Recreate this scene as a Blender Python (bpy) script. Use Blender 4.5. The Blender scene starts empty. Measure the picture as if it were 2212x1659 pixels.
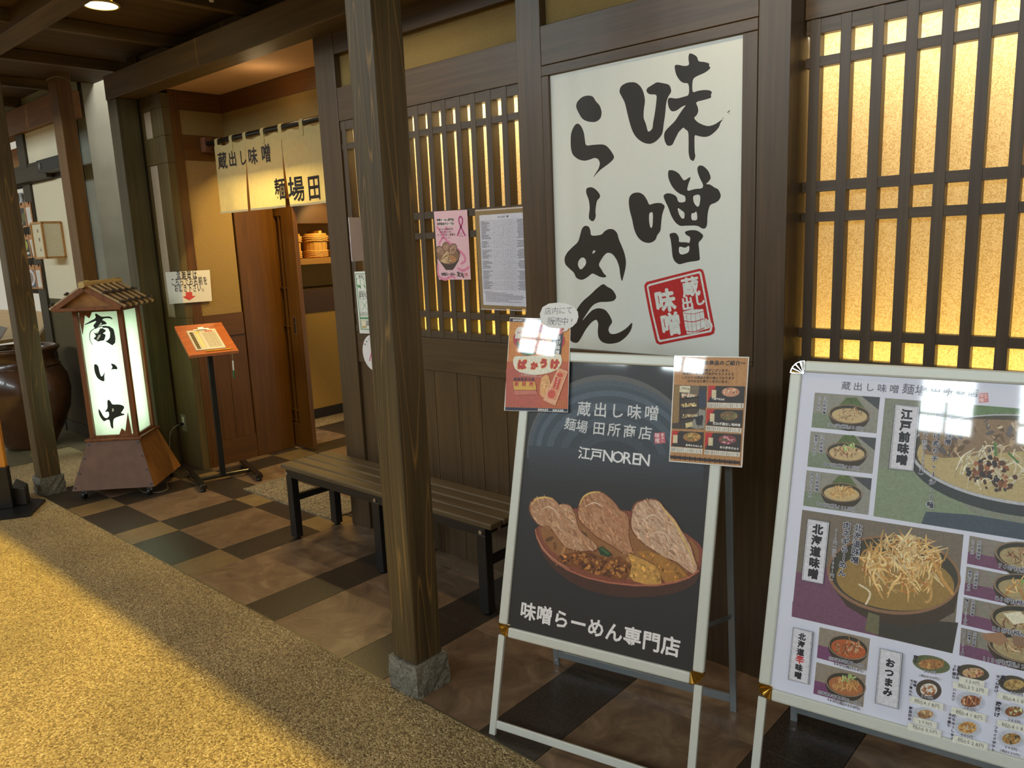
import bpy, math, random
from mathutils import Vector, Matrix
random.seed(7)
sc = bpy.context.scene
COL = sc.collection
# ------------------------------------------------------------------ camera
YAW, PITCH, ROLL = math.radians(42.156), math.radians(10.639), math.radians(-2.384)
FPX, CAMZ = 1681.65, 1.5
fwd = Vector((-math.sin(YAW)*math.cos(PITCH), math.cos(YAW)*math.cos(PITCH), -math.sin(PITCH)))
rt0 = Vector((math.cos(YAW), math.sin(YAW), 0)); up0 = rt0.cross(fwd)
RT = rt0*math.cos(ROLL)+up0*math.sin(ROLL); UP = -rt0*math.sin(ROLL)+up0*math.cos(ROLL)
CAM = Vector((0, 0, CAMZ))
cd = bpy.data.cameras.new('camera'); cam = bpy.data.objects.new('camera', cd); COL.objects.link(cam)
cd.sensor_width = 36; cd.lens = FPX/2212*36; cd.clip_start = .05
M = Matrix((RT, UP, -fwd)).transposed().to_4x4(); M.translation = CAM
cam.matrix_world = M; sc.camera = cam
# ------------------------------------------------------------------ world, lights, exposure
sc.view_settings.view_transform = 'Standard'; sc.view_settings.look = 'None'
sc.view_settings.gamma = 1; sc.view_settings.use_curve_mapping = False
sc.view_settings.exposure = 0.0
sc.cycles.use_denoising = True
sc.cycles.max_bounces = 8
W = bpy.data.worlds.new('world'); sc.world = W; W.use_nodes = True
W.node_tree.nodes['Background'].inputs[0].default_value = (1.0, .93, .76, 1)
W.node_tree.nodes['Background'].inputs[1].default_value = .50

def lamp(name, kind, loc, energy, color, to=None, **kw):
    l = bpy.data.lights.new(name, kind); l.energy = energy; l.color = color
    for k, v in kw.items(): setattr(l, k, v)
    o = bpy.data.objects.new(name, l); COL.objects.link(o); o.location = loc
    if to is not None:
        o.rotation_euler = (Vector(to)-Vector(loc)).to_track_quat('-Z', 'Y').to_euler()
    return o
GOLD = (1, .68, .22); WARM = (1, .76, .42); DAY = (.86, .96, 1)
# hall ceiling lamps over the walkway: the eave in front keeps the porch out of their light
lamp('hall_lamp_left', 'SPOT', (-4.4, 1.25, 6.2), 1750, (1, .71, .07), (-3.9, .2, 0), spot_size=math.radians(62), spot_blend=.35, shadow_soft_size=.06)
lamp('hall_lamp_near', 'SPOT', (-1.2, 1.25, 6.2), 330, (1, .86, .58), (-1.5, .3, 0), spot_size=math.radians(50), spot_blend=.5, shadow_soft_size=.06)
# daylight from the tall windows across the hall
WINX = [-10.56, -9.42, -8.28, -7.14, -6.0, -4.86, -3.72, -2.56, -.24, .90, 2.04, 3.18, 4.32, 5.46]
for _x in WINX: lamp('window_daylight', 'AREA', (_x+.31, -7.08, 4.83), 58, DAY, (_x+.31, 0, 4.83), shape='RECTANGLE', size=.62, size_y=.95)
# small lamps under the eave and in the doorway recess
lamp('eave_lamp', 'SPOT', (-4.39, 1.83, 2.73), 26, WARM, (-4.39, 1.83, 0), spot_size=math.radians(120), spot_blend=.6, shadow_soft_size=.05)
lamp('recess_lamp', 'AREA', (-4.30, 3.0, 2.165), 24, (1, .72, .26), (-4.30, 2.97, 0), shape='RECTANGLE', size=.9, size_y=.08)
for _x in (-2.67, -.94): lamp('eave_lamp', 'SPOT', (_x, 1.83, 2.73), 20, WARM, (_x, 1.95, 0), spot_size=math.radians(130), spot_blend=.7, shadow_soft_size=.05)
lamp('recess_ceiling_lamp', 'POINT', (-4.2, 2.60, 2.38), .9, (1, .70, .36), shadow_soft_size=.08)
lamp('shop_lamp', 'POINT', (-4.9, 4.3, 2.2), 9, (1, .72, .28), shadow_soft_size=.1)
lamp('niche_lamp', 'SPOT', (-5.45, 3.98, 1.95), 22, (1, .72, .28), (-5.95, 4.05, 1.45), spot_size=math.radians(70), spot_blend=.5, shadow_soft_size=.03)
lamp('neighbour_lamp', 'SPOT', (-7.1, 1.5, 3.0), 130, (1, .86, .60), (-7.2, 2.3, 1.6), spot_size=math.radians(100), spot_blend=.6, shadow_soft_size=.1)

lamp('side_wall_fill', 'AREA', (-5.85, 2.9, 3.9), 60, (1, .98, .92), (-6.43, 2.9, 1.6), shape='DISK', size=.7)  # added fill light that brightens the grey side wall, no known fixture

# ------------------------------------------------------------------ photogrammetry helpers: a sight line met with a real plane
def ray(x, y): return fwd + RT*((x-1106)/FPX) - UP*((y-829.5)/FPX)
def bp(x, y, ax, v):
    d = ray(x, y); i = 'xyz'.index(ax); return CAM + d*((v-CAM[i])/d[i])
class Frame:
    """a flat surface in the scene: origin, right, up, normal"""
    def __init__(s, O, U, V):
        s.O = Vector(O); s.U = Vector(U).normalized(); s.V = Vector(V).normalized(); s.N = s.U.cross(s.V).normalized()
    def px(s, x, y):
        d = ray(x, y); t = (s.O-CAM).dot(s.N)/d.dot(s.N); P = CAM+d*t-s.O
        return (P.dot(s.U), P.dot(s.V))
    def at(s, u, v, n=0): return s.O+s.U*u+s.V*v+s.N*n
    def off(s, n): return Frame(s.O+s.N*n, s.U, s.V)

# ------------------------------------------------------------------ materials
def lin(c): return tuple((x/255/12.92 if x/255 <= .04045 else ((x/255+.055)/1.055)**2.4) for x in c)
MATS = {}
def newmat(name):
    m = bpy.data.materials.new(name); m.use_nodes = True
    return m, m.node_tree.nodes, m.node_tree.links, m.node_tree.nodes['Principled BSDF']
def plain(name, col, rough=.5, metal=0, coat=0, noise=.06, nscale=60, bump=0, emit=0):
    if name in MATS: return MATS[name]
    m, N, L, B = newmat(name); c = lin(col)
    B.inputs['Roughness'].default_value = rough; B.inputs['Metallic'].default_value = metal
    B.inputs['Coat Weight'].default_value = coat; B.inputs['Coat Roughness'].default_value = .04
    tc = N.new('ShaderNodeTexCoord'); nz = N.new('ShaderNodeTexNoise'); nz.inputs['Scale'].default_value = nscale; nz.inputs['Detail'].default_value = 5
    L.new(tc.outputs['Object'], nz.inputs['Vector'])
    r = N.new('ShaderNodeValToRGB'); r.color_ramp.elements[0].position = .3; r.color_ramp.elements[1].position = .7
    r.color_ramp.elements[0].color = (*[x*(1-noise) for x in c], 1); r.color_ramp.elements[1].color = (*[min(1, x*(1+noise)) for x in c], 1)
    L.new(nz.outputs['Fac'], r.inputs['Fac']); L.new(r.outputs[0], B.inputs['Base Color'])
    if bump:
        b = N.new('ShaderNodeBump'); b.inputs['Strength'].default_value = bump; b.inputs['Distance'].default_value = .004
        L.new(nz.outputs['Fac'], b.inputs['Height']); L.new(b.outputs[0], B.inputs['Normal'])
    if emit:
        B.inputs['Emission Color'].default_value = (*c, 1); B.inputs['Emission Strength'].default_value = emit
    MATS[name] = m; return m
def wood(name, dark, light, axis='z', rough=.45, grain=26, stretch=14, rings=0, ringcol=None, bump=.12, spec=.5):
    key = name+axis
    if key in MATS: return MATS[key]
    m, N, L, B = newmat(key); B.inputs['Roughness'].default_value = rough
    B.inputs['Specular IOR Level'].default_value = spec
    tc = N.new('ShaderNodeNewGeometry'); mp = N.new('ShaderNodeMapping'); s = [grain, grain, grain]; s['xyz'.index(axis)] = grain/stretch
    mp.inputs['Scale'].default_value = s; L.new(tc.outputs['Position'], mp.inputs['Vector'])
    nz = N.new('ShaderNodeTexNoise'); nz.inputs['Scale'].default_value = 1; nz.inputs['Detail'].default_value = 6; nz.inputs['Distortion'].default_value = .6
    L.new(mp.outputs[0], nz.inputs['Vector'])
    r = N.new('ShaderNodeValToRGB'); r.color_ramp.elements[0].position = .32; r.color_ramp.elements[1].position = .68
    r.color_ramp.elements[0].color = (*lin(dark), 1); r.color_ramp.elements[1].color = (*lin(light), 1)
    L.new(nz.outputs['Fac'], r.inputs['Fac']); out = r.outputs[0]
    if rings:
        mp2 = N.new('ShaderNodeMapping'); s2 = [rings]*3; s2['xyz'.index(axis)] = rings/16; mp2.inputs['Scale'].default_value = s2
        mp2.inputs['Location'].default_value = (3.1, 1.7, .4)
        L.new(tc.outputs['Position'], mp2.inputs['Vector'])
        n2 = N.new('ShaderNodeTexNoise'); n2.inputs['Scale'].default_value = 1; n2.inputs['Detail'].default_value = 1.5; n2.inputs['Distortion'].default_value = .25
        L.new(mp2.outputs[0], n2.inputs['Vector'])
        mt = N.new('ShaderNodeMath'); mt.operation = 'MULTIPLY'; mt.inputs[1].default_value = 13; L.new(n2.outputs['Fac'], mt.inputs[0])
        fr = N.new('ShaderNodeMath'); fr.operation = 'FRACT'; L.new(mt.outputs[0], fr.inputs[0])
        rr = N.new('ShaderNodeValToRGB'); e = rr.color_ramp.elements
        e[0].position = .0; e[0].color = (0, 0, 0, 1); e[1].position = .07; e[1].color = (1, 1, 1, 1)
        x = e.new(.16); x.color = (0, 0, 0, 1)
        L.new(fr.outputs[0], rr.inputs['Fac'])
        mx = N.new('ShaderNodeMixRGB'); L.new(rr.outputs[0], mx.inputs[0]); L.new(out, mx.inputs[1]); mx.inputs[2].default_value = (*lin(ringcol), 1)
        ml = N.new('ShaderNodeMath'); ml.operation = 'MULTIPLY'; ml.inputs[1].default_value = .6; L.new(rr.outputs[0], ml.inputs[0]); L.new(ml.outputs[0], mx.inputs[0])
        out = mx.outputs[0]
    L.new(out, B.inputs['Base Color'])
    b = N.new('ShaderNodeBump'); b.inputs['Strength'].default_value = bump; b.inputs['Distance'].default_value = .003
    L.new(nz.outputs['Fac'], b.inputs['Height']); L.new(b.outputs[0], B.inputs['Normal'])
    MATS[key] = m; return m
def speckle(name, cols, scale, rough=.6, bump=.3, dist=.003, coat=0, big=0, rvar=0):
    """cell texture: aggregate, granite"""
    if name in MATS: return MATS[name]
    m, N, L, B = newmat(name); B.inputs['Roughness'].default_value = rough; B.inputs['Coat Weight'].default_value = coat
    g = N.new('ShaderNodeNewGeometry'); v = N.new('ShaderNodeTexVoronoi'); v.inputs['Scale'].default_value = scale
    L.new(g.outputs['Position'], v.inputs['Vector'])
    sp = N.new('ShaderNodeSeparateColor'); L.new(v.outputs['Color'], sp.inputs[0])
    r = N.new('ShaderNodeValToRGB'); e = r.color_ramp.elements
    n = len(cols); e[0].color = (*lin(cols[0]), 1); e[1].color = (*lin(cols[-1]), 1)
    for i in range(1, n-1): x = e.new(i/(n-1)); x.color = (*lin(cols[i]), 1)
    L.new(sp.outputs[0], r.inputs['Fac']); out = r.outputs[0]
    if big:
        nz = N.new('ShaderNodeTexNoise'); nz.inputs['Scale'].default_value = big; nz.inputs['Detail'].default_value = 4; L.new(g.outputs['Position'], nz.inputs['Vector'])
        mr = N.new('ShaderNodeMapRange'); mr.inputs[1].default_value = .3; mr.inputs[2].default_value = .7; mr.inputs[3].default_value = .75; mr.inputs[4].default_value = 1.15; L.new(nz.outputs['Fac'], mr.inputs[0])
        mx = N.new('ShaderNodeVectorMath'); mx.operation = 'SCALE'; L.new(out, mx.inputs[0]); L.new(mr.outputs[0], mx.inputs['Scale']); out = mx.outputs[0]
    L.new(out, B.inputs['Base Color'])
    v2 = N.new('ShaderNodeTexVoronoi'); v2.feature = 'F1'; v2.inputs['Scale'].default_value = scale; L.new(g.outputs['Position'], v2.inputs['Vector'])
    iv = N.new('ShaderNodeMath'); iv.operation = 'SUBTRACT'; iv.inputs[0].default_value = 1; L.new(v2.outputs['Distance'], iv.inputs[1])
    b = N.new('ShaderNodeBump'); b.inputs['Strength'].default_value = bump; b.inputs['Distance'].default_value = dist
    L.new(iv.outputs[0], b.inputs['Height']); L.new(b.outputs[0], B.inputs['Normal'])
    MATS[name] = m; return m
def stonetile(name, c1, c2, c3, rough=.32):
    """mottled stone with pale veins, a slightly different tone for each tile"""
    if name in MATS: return MATS[name]
    m, N, L, B = newmat(name); B.inputs['Roughness'].default_value = rough
    g = N.new('ShaderNodeNewGeometry'); oi = N.new('ShaderNodeObjectInfo')
    ad = N.new('ShaderNodeVectorMath'); ad.operation = 'MULTIPLY_ADD'; L.new(oi.outputs['Random'], ad.inputs[0]); ad.inputs[1].default_value = (9, 9, 9); L.new(g.outputs['Position'], ad.inputs[2])
    nz = N.new('ShaderNodeTexNoise'); nz.inputs['Scale'].default_value = 7; nz.inputs['Detail'].default_value = 9; nz.inputs['Roughness'].default_value = .65; nz.inputs['Distortion'].default_value = 1.2
    L.new(ad.outputs[0], nz.inputs['Vector'])
    r = N.new('ShaderNodeValToRGB'); e = r.color_ramp.elements; e[0].position = .3; e[0].color = (*lin(c1), 1); e[1].position = .72; e[1].color = (*lin(c3), 1)
    x = e.new(.52); x.color = (*lin(c2), 1); L.new(nz.outputs['Fac'], r.inputs['Fac'])
    mr = N.new('ShaderNodeMapRange'); mr.inputs[3].default_value = .86; mr.inputs[4].default_value = 1.12; L.new(oi.outputs['Random'], mr.inputs[0])
    sc_ = N.new('ShaderNodeVectorMath'); sc_.operation = 'SCALE'; L.new(r.outputs[0], sc_.inputs[0]); L.new(mr.outputs[0], sc_.inputs['Scale'])
    L.new(sc_.outputs[0], B.inputs['Base Color'])
    b = N.new('ShaderNodeBump'); b.inputs['Strength'].default_value = .25; b.inputs['Distance'].default_value = .003
    L.new(nz.outputs['Fac'], b.inputs['Height']); L.new(b.outputs[0], B.inputs['Normal'])
    MATS[name] = m; return m
def washi(name, c1, c2):
    if name in MATS: return MATS[name]
    m, N, L, B = newmat(name); N.remove(B)
    g = N.new('ShaderNodeNewGeometry'); v = N.new('ShaderNodeTexVoronoi'); v.feature = 'DISTANCE_TO_EDGE'; v.inputs['Scale'].default_value = 95
    nz = N.new('ShaderNodeTexNoise'); nz.inputs['Scale'].default_value = 40; nz.inputs['Detail'].default_value = 4; L.new(g.outputs['Position'], nz.inputs['Vector'])
    ad = N.new('ShaderNodeMixRGB'); ad.blend_type = 'LINEAR_LIGHT'; ad.inputs[0].default_value = .03; L.new(g.outputs['Position'], ad.inputs[1]); L.new(nz.outputs['Color'], ad.inputs[2]); L.new(ad.outputs[0], v.inputs['Vector'])
    r = N.new('ShaderNodeValToRGB'); e = r.color_ramp.elements; e[0].position = 0; e[0].color = (*lin(c1), 1); e[1].position = .12; e[1].color = (*lin(c2), 1)
    L.new(v.outputs['Distance'], r.inputs['Fac'])
    d = N.new('ShaderNodeBsdfDiffuse'); t = N.new('ShaderNodeBsdfTranslucent'); L.new(r.outputs[0], d.inputs[0]); L.new(r.outputs[0], t.inputs[0])
    mx = N.new('ShaderNodeMixShader'); mx.inputs[0].default_value = .6; L.new(d.outputs[0], mx.inputs[1]); L.new(t.outputs[0], mx.inputs[2])
    L.new(mx.outputs[0], N['Material Output'].inputs[0]); MATS[name] = m; return m
def cloth(name, col, tr=.4, fine=900):
    if name in MATS: return MATS[name]
    m, N, L, B = newmat(name); N.remove(B); c = lin(col)
    g = N.new('ShaderNodeNewGeometry'); nz = N.new('ShaderNodeTexNoise'); nz.inputs['Scale'].default_value = 30; nz.inputs['Detail'].default_value = 6; L.new(g.outputs['Position'], nz.inputs['Vector'])
    r = N.new('ShaderNodeValToRGB'); e = r.color_ramp.elements; e[0].position = .3; e[0].color = (*[x*.92 for x in c], 1); e[1].position = .7; e[1].color = (*c, 1); L.new(nz.outputs['Fac'], r.inputs['Fac'])
    bm = N.new('ShaderNodeBump'); bm.inputs['Strength'].default_value = .35; bm.inputs['Distance'].default_value = .004; L.new(nz.outputs['Fac'], bm.inputs['Height'])
    d = N.new('ShaderNodeBsdfDiffuse'); t = N.new('ShaderNodeBsdfTranslucent'); L.new(r.outputs[0], d.inputs[0]); L.new(r.outputs[0], t.inputs[0]); L.new(bm.outputs[0], d.inputs['Normal'])
    mx = N.new('ShaderNodeMixShader'); mx.inputs[0].default_value = tr; L.new(d.outputs[0], mx.inputs[1]); L.new(t.outputs[0], mx.inputs[2])
    L.new(mx.outputs[0], N['Material Output'].inputs[0]); MATS[name] = m; return m
def inkmat(name, rough=.45, coat=0, emit=0, mott=.0):
    """printed ink: its colour comes from the print's own face colours"""
    if name in MATS: return MATS[name]
    m, N, L, B = newmat(name); a = N.new('ShaderNodeAttribute'); a.attribute_name = 'ink'
    g = N.new('ShaderNodeNewGeometry'); nz = N.new('ShaderNodeTexNoise'); nz.inputs['Scale'].default_value = 150; nz.inputs['Detail'].default_value = 5; L.new(g.outputs['Position'], nz.inputs['Vector'])
    mr = N.new('ShaderNodeMapRange'); mr.inputs[1].default_value = .3; mr.inputs[2].default_value = .7; mr.inputs[3].default_value = .88; mr.inputs[4].default_value = 1.12; L.new(nz.outputs['Fac'], mr.inputs[0])
    vm = N.new('ShaderNodeVectorMath'); vm.operation = 'SCALE'; L.new(a.outputs['Color'], vm.inputs[0]); L.new(mr.outputs[0], vm.inputs['Scale']); out = vm.outputs[0]
    L.new(out, B.inputs['Base Color'])
    B.inputs['Roughness'].default_value = rough; B.inputs['Coat Weight'].default_value = coat; B.inputs['Coat Roughness'].default_value = .03
    if emit: L.new(out, B.inputs['Emission Color']); B.inputs['Emission Strength'].default_value = emit
    MATS[name] = m; return m

# ------------------------------------------------------------------ mesh building
def wloc(o):
    v = Vector((0, 0, 0))
    while o: v += o.location; o = o.parent
    return v
class MB:
    def __init__(s): s.v = []; s.f = []; s.m = []; s.sm = []
    def add(s, vs, fs, mi=0, smooth=False):
        k = len(s.v); s.v += [Vector(p) for p in vs]
        for f in fs: s.f.append([i+k for i in f]); s.m.append(mi); s.sm.append(smooth)
        return s
    def box(s, x0, x1, y0, y1, z0, z1, mi=0):
        return s.add([(x0, y0, z0), (x1, y0, z0), (x1, y1, z0), (x0, y1, z0), (x0, y0, z1), (x1, y0, z1), (x1, y1, z1), (x0, y1, z1)],
                     [(3, 2, 1, 0), (4, 5, 6, 7), (0, 1, 5, 4), (1, 2, 6, 5), (2, 3, 7, 6), (3, 0, 4, 7)], mi)
    def fbox(s, F, u0, u1, v0, v1, n0, n1, mi=0):
        P = [F.at(u, v, n) for n in (n0, n1) for (u, v) in ((u0, v0), (u1, v0), (u1, v1), (u0, v1))]
        return s.add(P, [(3, 2, 1, 0), (4, 5, 6, 7), (0, 1, 5, 4), (1, 2, 6, 5), (2, 3, 7, 6), (3, 0, 4, 7)], mi)
    def bar(s, p, q, w, h, side=None, mi=0):
        p, q = Vector(p), Vector(q); d = (q-p).normalized()
        a = Vector(side) if side is not None else (Vector((0, 0, 1)) if abs(d.z) < .9 else Vector((1, 0, 0)))
        b = d.cross(a).normalized(); a = b.cross(d).normalized()
        P = [c+b*sx*w/2+a*sy*h/2 for c in (p, q) for sx, sy in ((-1, -1), (1, -1), (1, 1), (-1, 1))]
        return s.add(P, [(3, 2, 1, 0), (4, 5, 6, 7), (0, 1, 5, 4), (1, 2, 6, 5), (2, 3, 7, 6), (3, 0, 4, 7)], mi)
    def hexa(s, bot, top, mi=0):
        return s.add(list(bot)+list(top), [(3, 2, 1, 0), (4, 5, 6, 7), (0, 1, 5, 4), (1, 2, 6, 5), (2, 3, 7, 6), (3, 0, 4, 7)], mi)
    def prism(s, F, poly, n0, n1, mi=0, smooth=False):
        k = len(poly); P = [F.at(u, v, n0) for u, v in poly]+[F.at(u, v, n1) for u, v in poly]
        s.add(P, [list(range(k-1, -1, -1)), list(range(k, 2*k))], mi)
        return s.add(P, [(i, (i+1) % k, (i+1) % k+k, i+k) for i in range(k)], mi, smooth)
    def tube(s, pts, r, seg=10, mi=0, cap=True):
        pts = [Vector(p) for p in pts]; rings = []; a = None
        for i, p in enumerate(pts):
            d = (pts[min(i+1, len(pts)-1)]-pts[max(i-1, 0)]).normalized()
            if a is None: a = Vector((0, 0, 1)) if abs(d.z) < .9 else Vector((1, 0, 0))
            b = d.cross(a).normalized(); a = b.cross(d).normalized()
            rr = r[i] if isinstance(r, (list, tuple)) else r
            rings.append([p+(a*math.cos(t)+b*math.sin(t))*rr for t in [2*math.pi*j/seg for j in range(seg)]])
        V = [v for R_ in rings for v in R_]; Fc = []
        for i in range(len(rings)-1):
            for j in range(seg): Fc.append((i*seg+j, (i+1)*seg+j, (i+1)*seg+(j+1) % seg, i*seg+(j+1) % seg))
        s.add(V, Fc, mi, True)
        if cap: s.add(V, [list(range(seg)), list(range((len(rings)-1)*seg, len(rings)*seg))[::-1]], mi)
        return s
    def lathe(s, c, prof, seg=36, mi=0, closed=False):
        c = Vector(c); V = [c+Vector((r*math.cos(2*math.pi*j/seg), r*math.sin(2*math.pi*j/seg), z)) for r, z in prof for j in range(seg)]
        return s.add(V, [(i*seg+j, i*seg+(j+1) % seg, (i+1)*seg+(j+1) % seg, (i+1)*seg+j) for i in range(len(prof)-1) for j in range(seg)], mi, True)
    def build(s, name, mats, parent=None, origin=None, bev=0, **props):
        mats = mats if isinstance(mats, (list, tuple)) else [mats]
        o3 = Vector(origin) if origin is not None else (wloc(parent) if parent else Vector((0, 0, 0)))
        me = bpy.data.meshes.new(name); me.from_pydata([tuple(v-o3) for v in s.v], [], s.f)
        for m in mats: me.materials.append(m)
        me.polygons.foreach_set('material_index', s.m); me.polygons.foreach_set('use_smooth', s.sm); me.update()
        o = bpy.data.objects.new(name, me); COL.objects.link(o)
        if parent: o.parent = parent; o.location = o3-wloc(parent)
        else: o.location = o3
        if bev:
            b = o.modifiers.new('bevel', 'BEVEL'); b.width = bev; b.segments = 2; b.limit_method = 'ANGLE'
        for k, v in props.items(): o[k] = v
        return o
def thing(name, label, cat, loc, group=None):
    o = bpy.data.objects.new(name, None); o.empty_display_size = .1; COL.objects.link(o); o.location = loc
    o['label'] = label; o['category'] = cat
    if group: o['group'] = group
    return o
def struct(name, loc=(0, 0, 0)):
    o = bpy.data.objects.new(name, None); o.empty_display_size = .1; COL.objects.link(o); o.location = loc; o['kind'] = 'structure'; return o
def tag(o, label, cat, group=None):
    o['label'] = label; o['category'] = cat
    if group: o['group'] = group
    return o
def copy_part(o, loc, parent=None):
    c = o.copy(); COL.objects.link(c); c.parent = parent or o.parent; c.location = loc; return c
def B(parent, name, mat, x0, x1, y0, y1, z0, z1, bev=.002, **p):
    return MB().box(x0, x1, y0, y1, z0, z1).build(name, mat, parent, bev=bev, **p)

# ------------------------------------------------------------------ lettering and flat print
GL = {}
def glyph(ch, bold):
    k = (ch, bold)
    if k not in GL:
        c = bpy.data.curves.new('glyph', 'FONT'); c.body = ch; c.size = 1; c.offset = bold; c.resolution_u = 2
        o = bpy.data.objects.new('glyph', c); me = bpy.data.meshes.new_from_object(o)
        vs = [(v.co.x, v.co.y) for v in me.vertices]; fs = [tuple(p.vertices) for p in me.polygons]
        if ord(ch) < 256 and vs:
            x0 = min(v[0] for v in vs); x1 = max(v[0] for v in vs); cx = (x0+x1)/2; cy = .34
        else: cx, cy = .5, .35
        GL[k] = ([(x-cx, y-cy) for x, y in vs], fs)
        bpy.data.objects.remove(o); bpy.data.curves.remove(c); bpy.data.meshes.remove(me)
    return GL[k]
def ck(p, n=1):
    for _ in range(n): p = [q for i in range(len(p)) for q in ((p[i][0]*.78+p[(i+1) % len(p)][0]*.22, p[i][1]*.78+p[(i+1) % len(p)][1]*.22), (p[i][0]*.22+p[(i+1) % len(p)][0]*.78, p[i][1]*.22+p[(i+1) % len(p)][1]*.78))]
    return p
class Print:
    """flat coloured shapes on a surface, each layer a hair above the one below"""
    def __init__(s, F, step=.000016): s.F = F; s.v = []; s.f = []; s.c = []; s.n = s.mx = .0002; s.step = step
    def layer(s, k=1): s.n += s.step*k; s.mx = max(s.mx, s.n); return s
    def reset(s): s.n = .0002; return s
    def top(s): s.n = s.mx+s.step; s.mx = s.n; return s
    def raw(s, pts, faces, col):
        k = len(s.v); s.v += [s.F.at(u, v, s.n) for u, v in pts]; c = lin(col)
        for f in faces: s.f.append([i+k for i in f]); s.c.append(c)
    def uv(s, pts, col): s.raw(pts, [list(range(len(pts)))], col)
    def P(s, x, y):
        ox, oy, k = s.z; return s.F.px(ox+x*k, oy+y*k)
    z = (0, 0, 1)
    def poly(s, pts, col, up=1):
        if up: s.layer()
        s.uv([s.P(*p) for p in pts], col)
    def ell(s, x, y, rx, ry, col, rot=0, n=28, up=1, a0=0, a1=360):
        c, t = math.cos(math.radians(rot)), math.sin(math.radians(rot)); P = []
        for i in range(n):
            a = math.radians(a0+(a1-a0)*i/(n if a1-a0 == 360 else n-1)); ex, ey = rx*math.cos(a), ry*math.sin(a); P.append((x+ex*c-ey*t, y+ex*t+ey*c))
        s.poly(P, col, up)
    def line(s, pts, w, col, up=1, taper=0):
        if up: s.layer()
        if 3 <= len(pts) <= 9:                              # smooth the bends
            o = []
            for i in range(len(pts)-1):
                p0, p1, p2, p3 = pts[max(0, i-1)], pts[i], pts[i+1], pts[min(len(pts)-1, i+2)]
                for k in (0, .33, .66): o.append(tuple(.5*((2*p1[a])+(-p0[a]+p2[a])*k+(2*p0[a]-5*p1[a]+4*p2[a]-p3[a])*k*k+(-p0[a]+3*p1[a]-3*p2[a]+p3[a])*k**3) for a in (0, 1)))
            pts = o+[pts[-1]]
        n = len(pts)
        for i in range(n-1):
            a, b = Vector(s.P(*pts[i])), Vector(s.P(*pts[i+1])); 
            if (b-a).length < 1e-6: continue
            d = (b-a).normalized(); q = Vector((-d.y, d.x)); k = s.z[2]*s.ppm
            w0 = w*k*(1-taper*abs(i/(n-1)-.5)*1.6)/2; w1 = w*k*(1-taper*abs((i+1)/(n-1)-.5)*1.6)/2
            s.uv([tuple(a-q*w0), tuple(b-q*w1), tuple(b+q*w1), tuple(a+q*w0)], col)
    ppm = .0017
    def scale_here(s, x, y):
        a = Vector(s.P(x, y)); b = Vector(s.P(x, y+10)); s.ppm = (b-a).length/10/s.z[2]
    def blobs(s, pts, cols, n, r0, r1, up=1, rot=None, asp=2.2):
        """mottled photo texture: small irregular patches inside an outline"""
        if up: s.layer()
        xs = [p[0] for p in pts]; ys = [p[1] for p in pts]
        def ins(x, y):
            c = False; j = len(pts)-1
            for i in range(len(pts)):
                if (pts[i][1] > y) != (pts[j][1] > y) and x < (pts[j][0]-pts[i][0])*(y-pts[i][1])/(pts[j][1]-pts[i][1])+pts[i][0]: c = not c
                j = i
            return c
        k = 0; tries = 0
        while k < n and tries < n*20:
            tries += 1; x = random.uniform(min(xs), max(xs)); y = random.uniform(min(ys), max(ys)); r = random.uniform(r0, r1)
            if not ins(x, y) or not ins(x+r*.7, y) or not ins(x-r*.7, y) or not ins(x, y+r*.6) or not ins(x, y-r*.6): continue
            a = random.uniform(0, 180) if rot is None else rot+random.uniform(-25, 25); c0 = random.choice(cols); j = random.uniform(.88, 1.12)
            if k % 6 == 0: s.layer(.4)
            ca, sa = math.cos(math.radians(a)), math.sin(math.radians(a)); P = []
            for i in range(8):
                t = 2*math.pi*i/8; q = r*random.uniform(.7, 1.1); ex, ey = q*math.cos(t), q*math.sin(t)/asp; P.append((x+ex*ca-ey*sa, y+ex*sa+ey*ca))
            s.poly(P, tuple(min(255, v*j) for v in c0), 0); k += 1
    def strands(s, cx, cy, rx, ry, cols, n, w, L=.8, up=1, droop=.5):
        """a heap of thin strips"""
        if up: s.layer()
        for i in range(n):
            a = random.uniform(0, 2*math.pi); q = math.sqrt(random.random()); x = cx+rx*q*math.cos(a); y = cy+ry*q*math.sin(a)
            t = random.uniform(-.9, .9)+math.pi/2*random.choice((0, 1, 1)); ll = rx*L*random.uniform(.3, .8); b = random.uniform(-.5, .5)*ll*droop
            p = [(x-ll/2*math.cos(t), y-ll/2*math.sin(t)), (x+b*math.sin(t), y-b*math.cos(t)-ll*.08), (x+ll/2*math.cos(t), y+ll/2*math.sin(t))]
            if i % 5 == 0: s.layer(.4)
            j = random.uniform(.85, 1.12); c0 = random.choice(cols); s.line(p, w*random.uniform(.6, 1.3), tuple(min(255, v*j) for v in c0), 0, .8)
    def text(s, st, A, Bp, col, bold=.0, k=1.0, up=1, outline=None, ob=.05, vert=False, sx=1.0):
        """characters centred from A to Bp (photo positions of first and last)"""
        a, b = Vector(s.P(*A)), Vector(s.P(*Bp)); n = len(st); d = (b-a); step = d/max(1, n-1); sz = step.length*k if n > 1 else k
        ud = Vector((1, 0)) if (vert or n == 1) else d.normalized()
        if not vert and n > 1 and abs(d.x) < abs(d.y): ud = Vector((1, 0))
        vd = Vector((-ud.y, ud.x))
        for ol in ((1, 0) if outline else (0,)):
            if up: s.layer()
            for i, ch in enumerate(st):
                if ch in ' 　': continue
                c = a+step*i; kk = .62 if ch in 'ャュッ' else 1
                s.put(ch, c, ud, vd, sz*kk, (bold+ob) if ol else bold, outline if ol else col, sx, vert and ch in 'ー(（)）')
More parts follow.
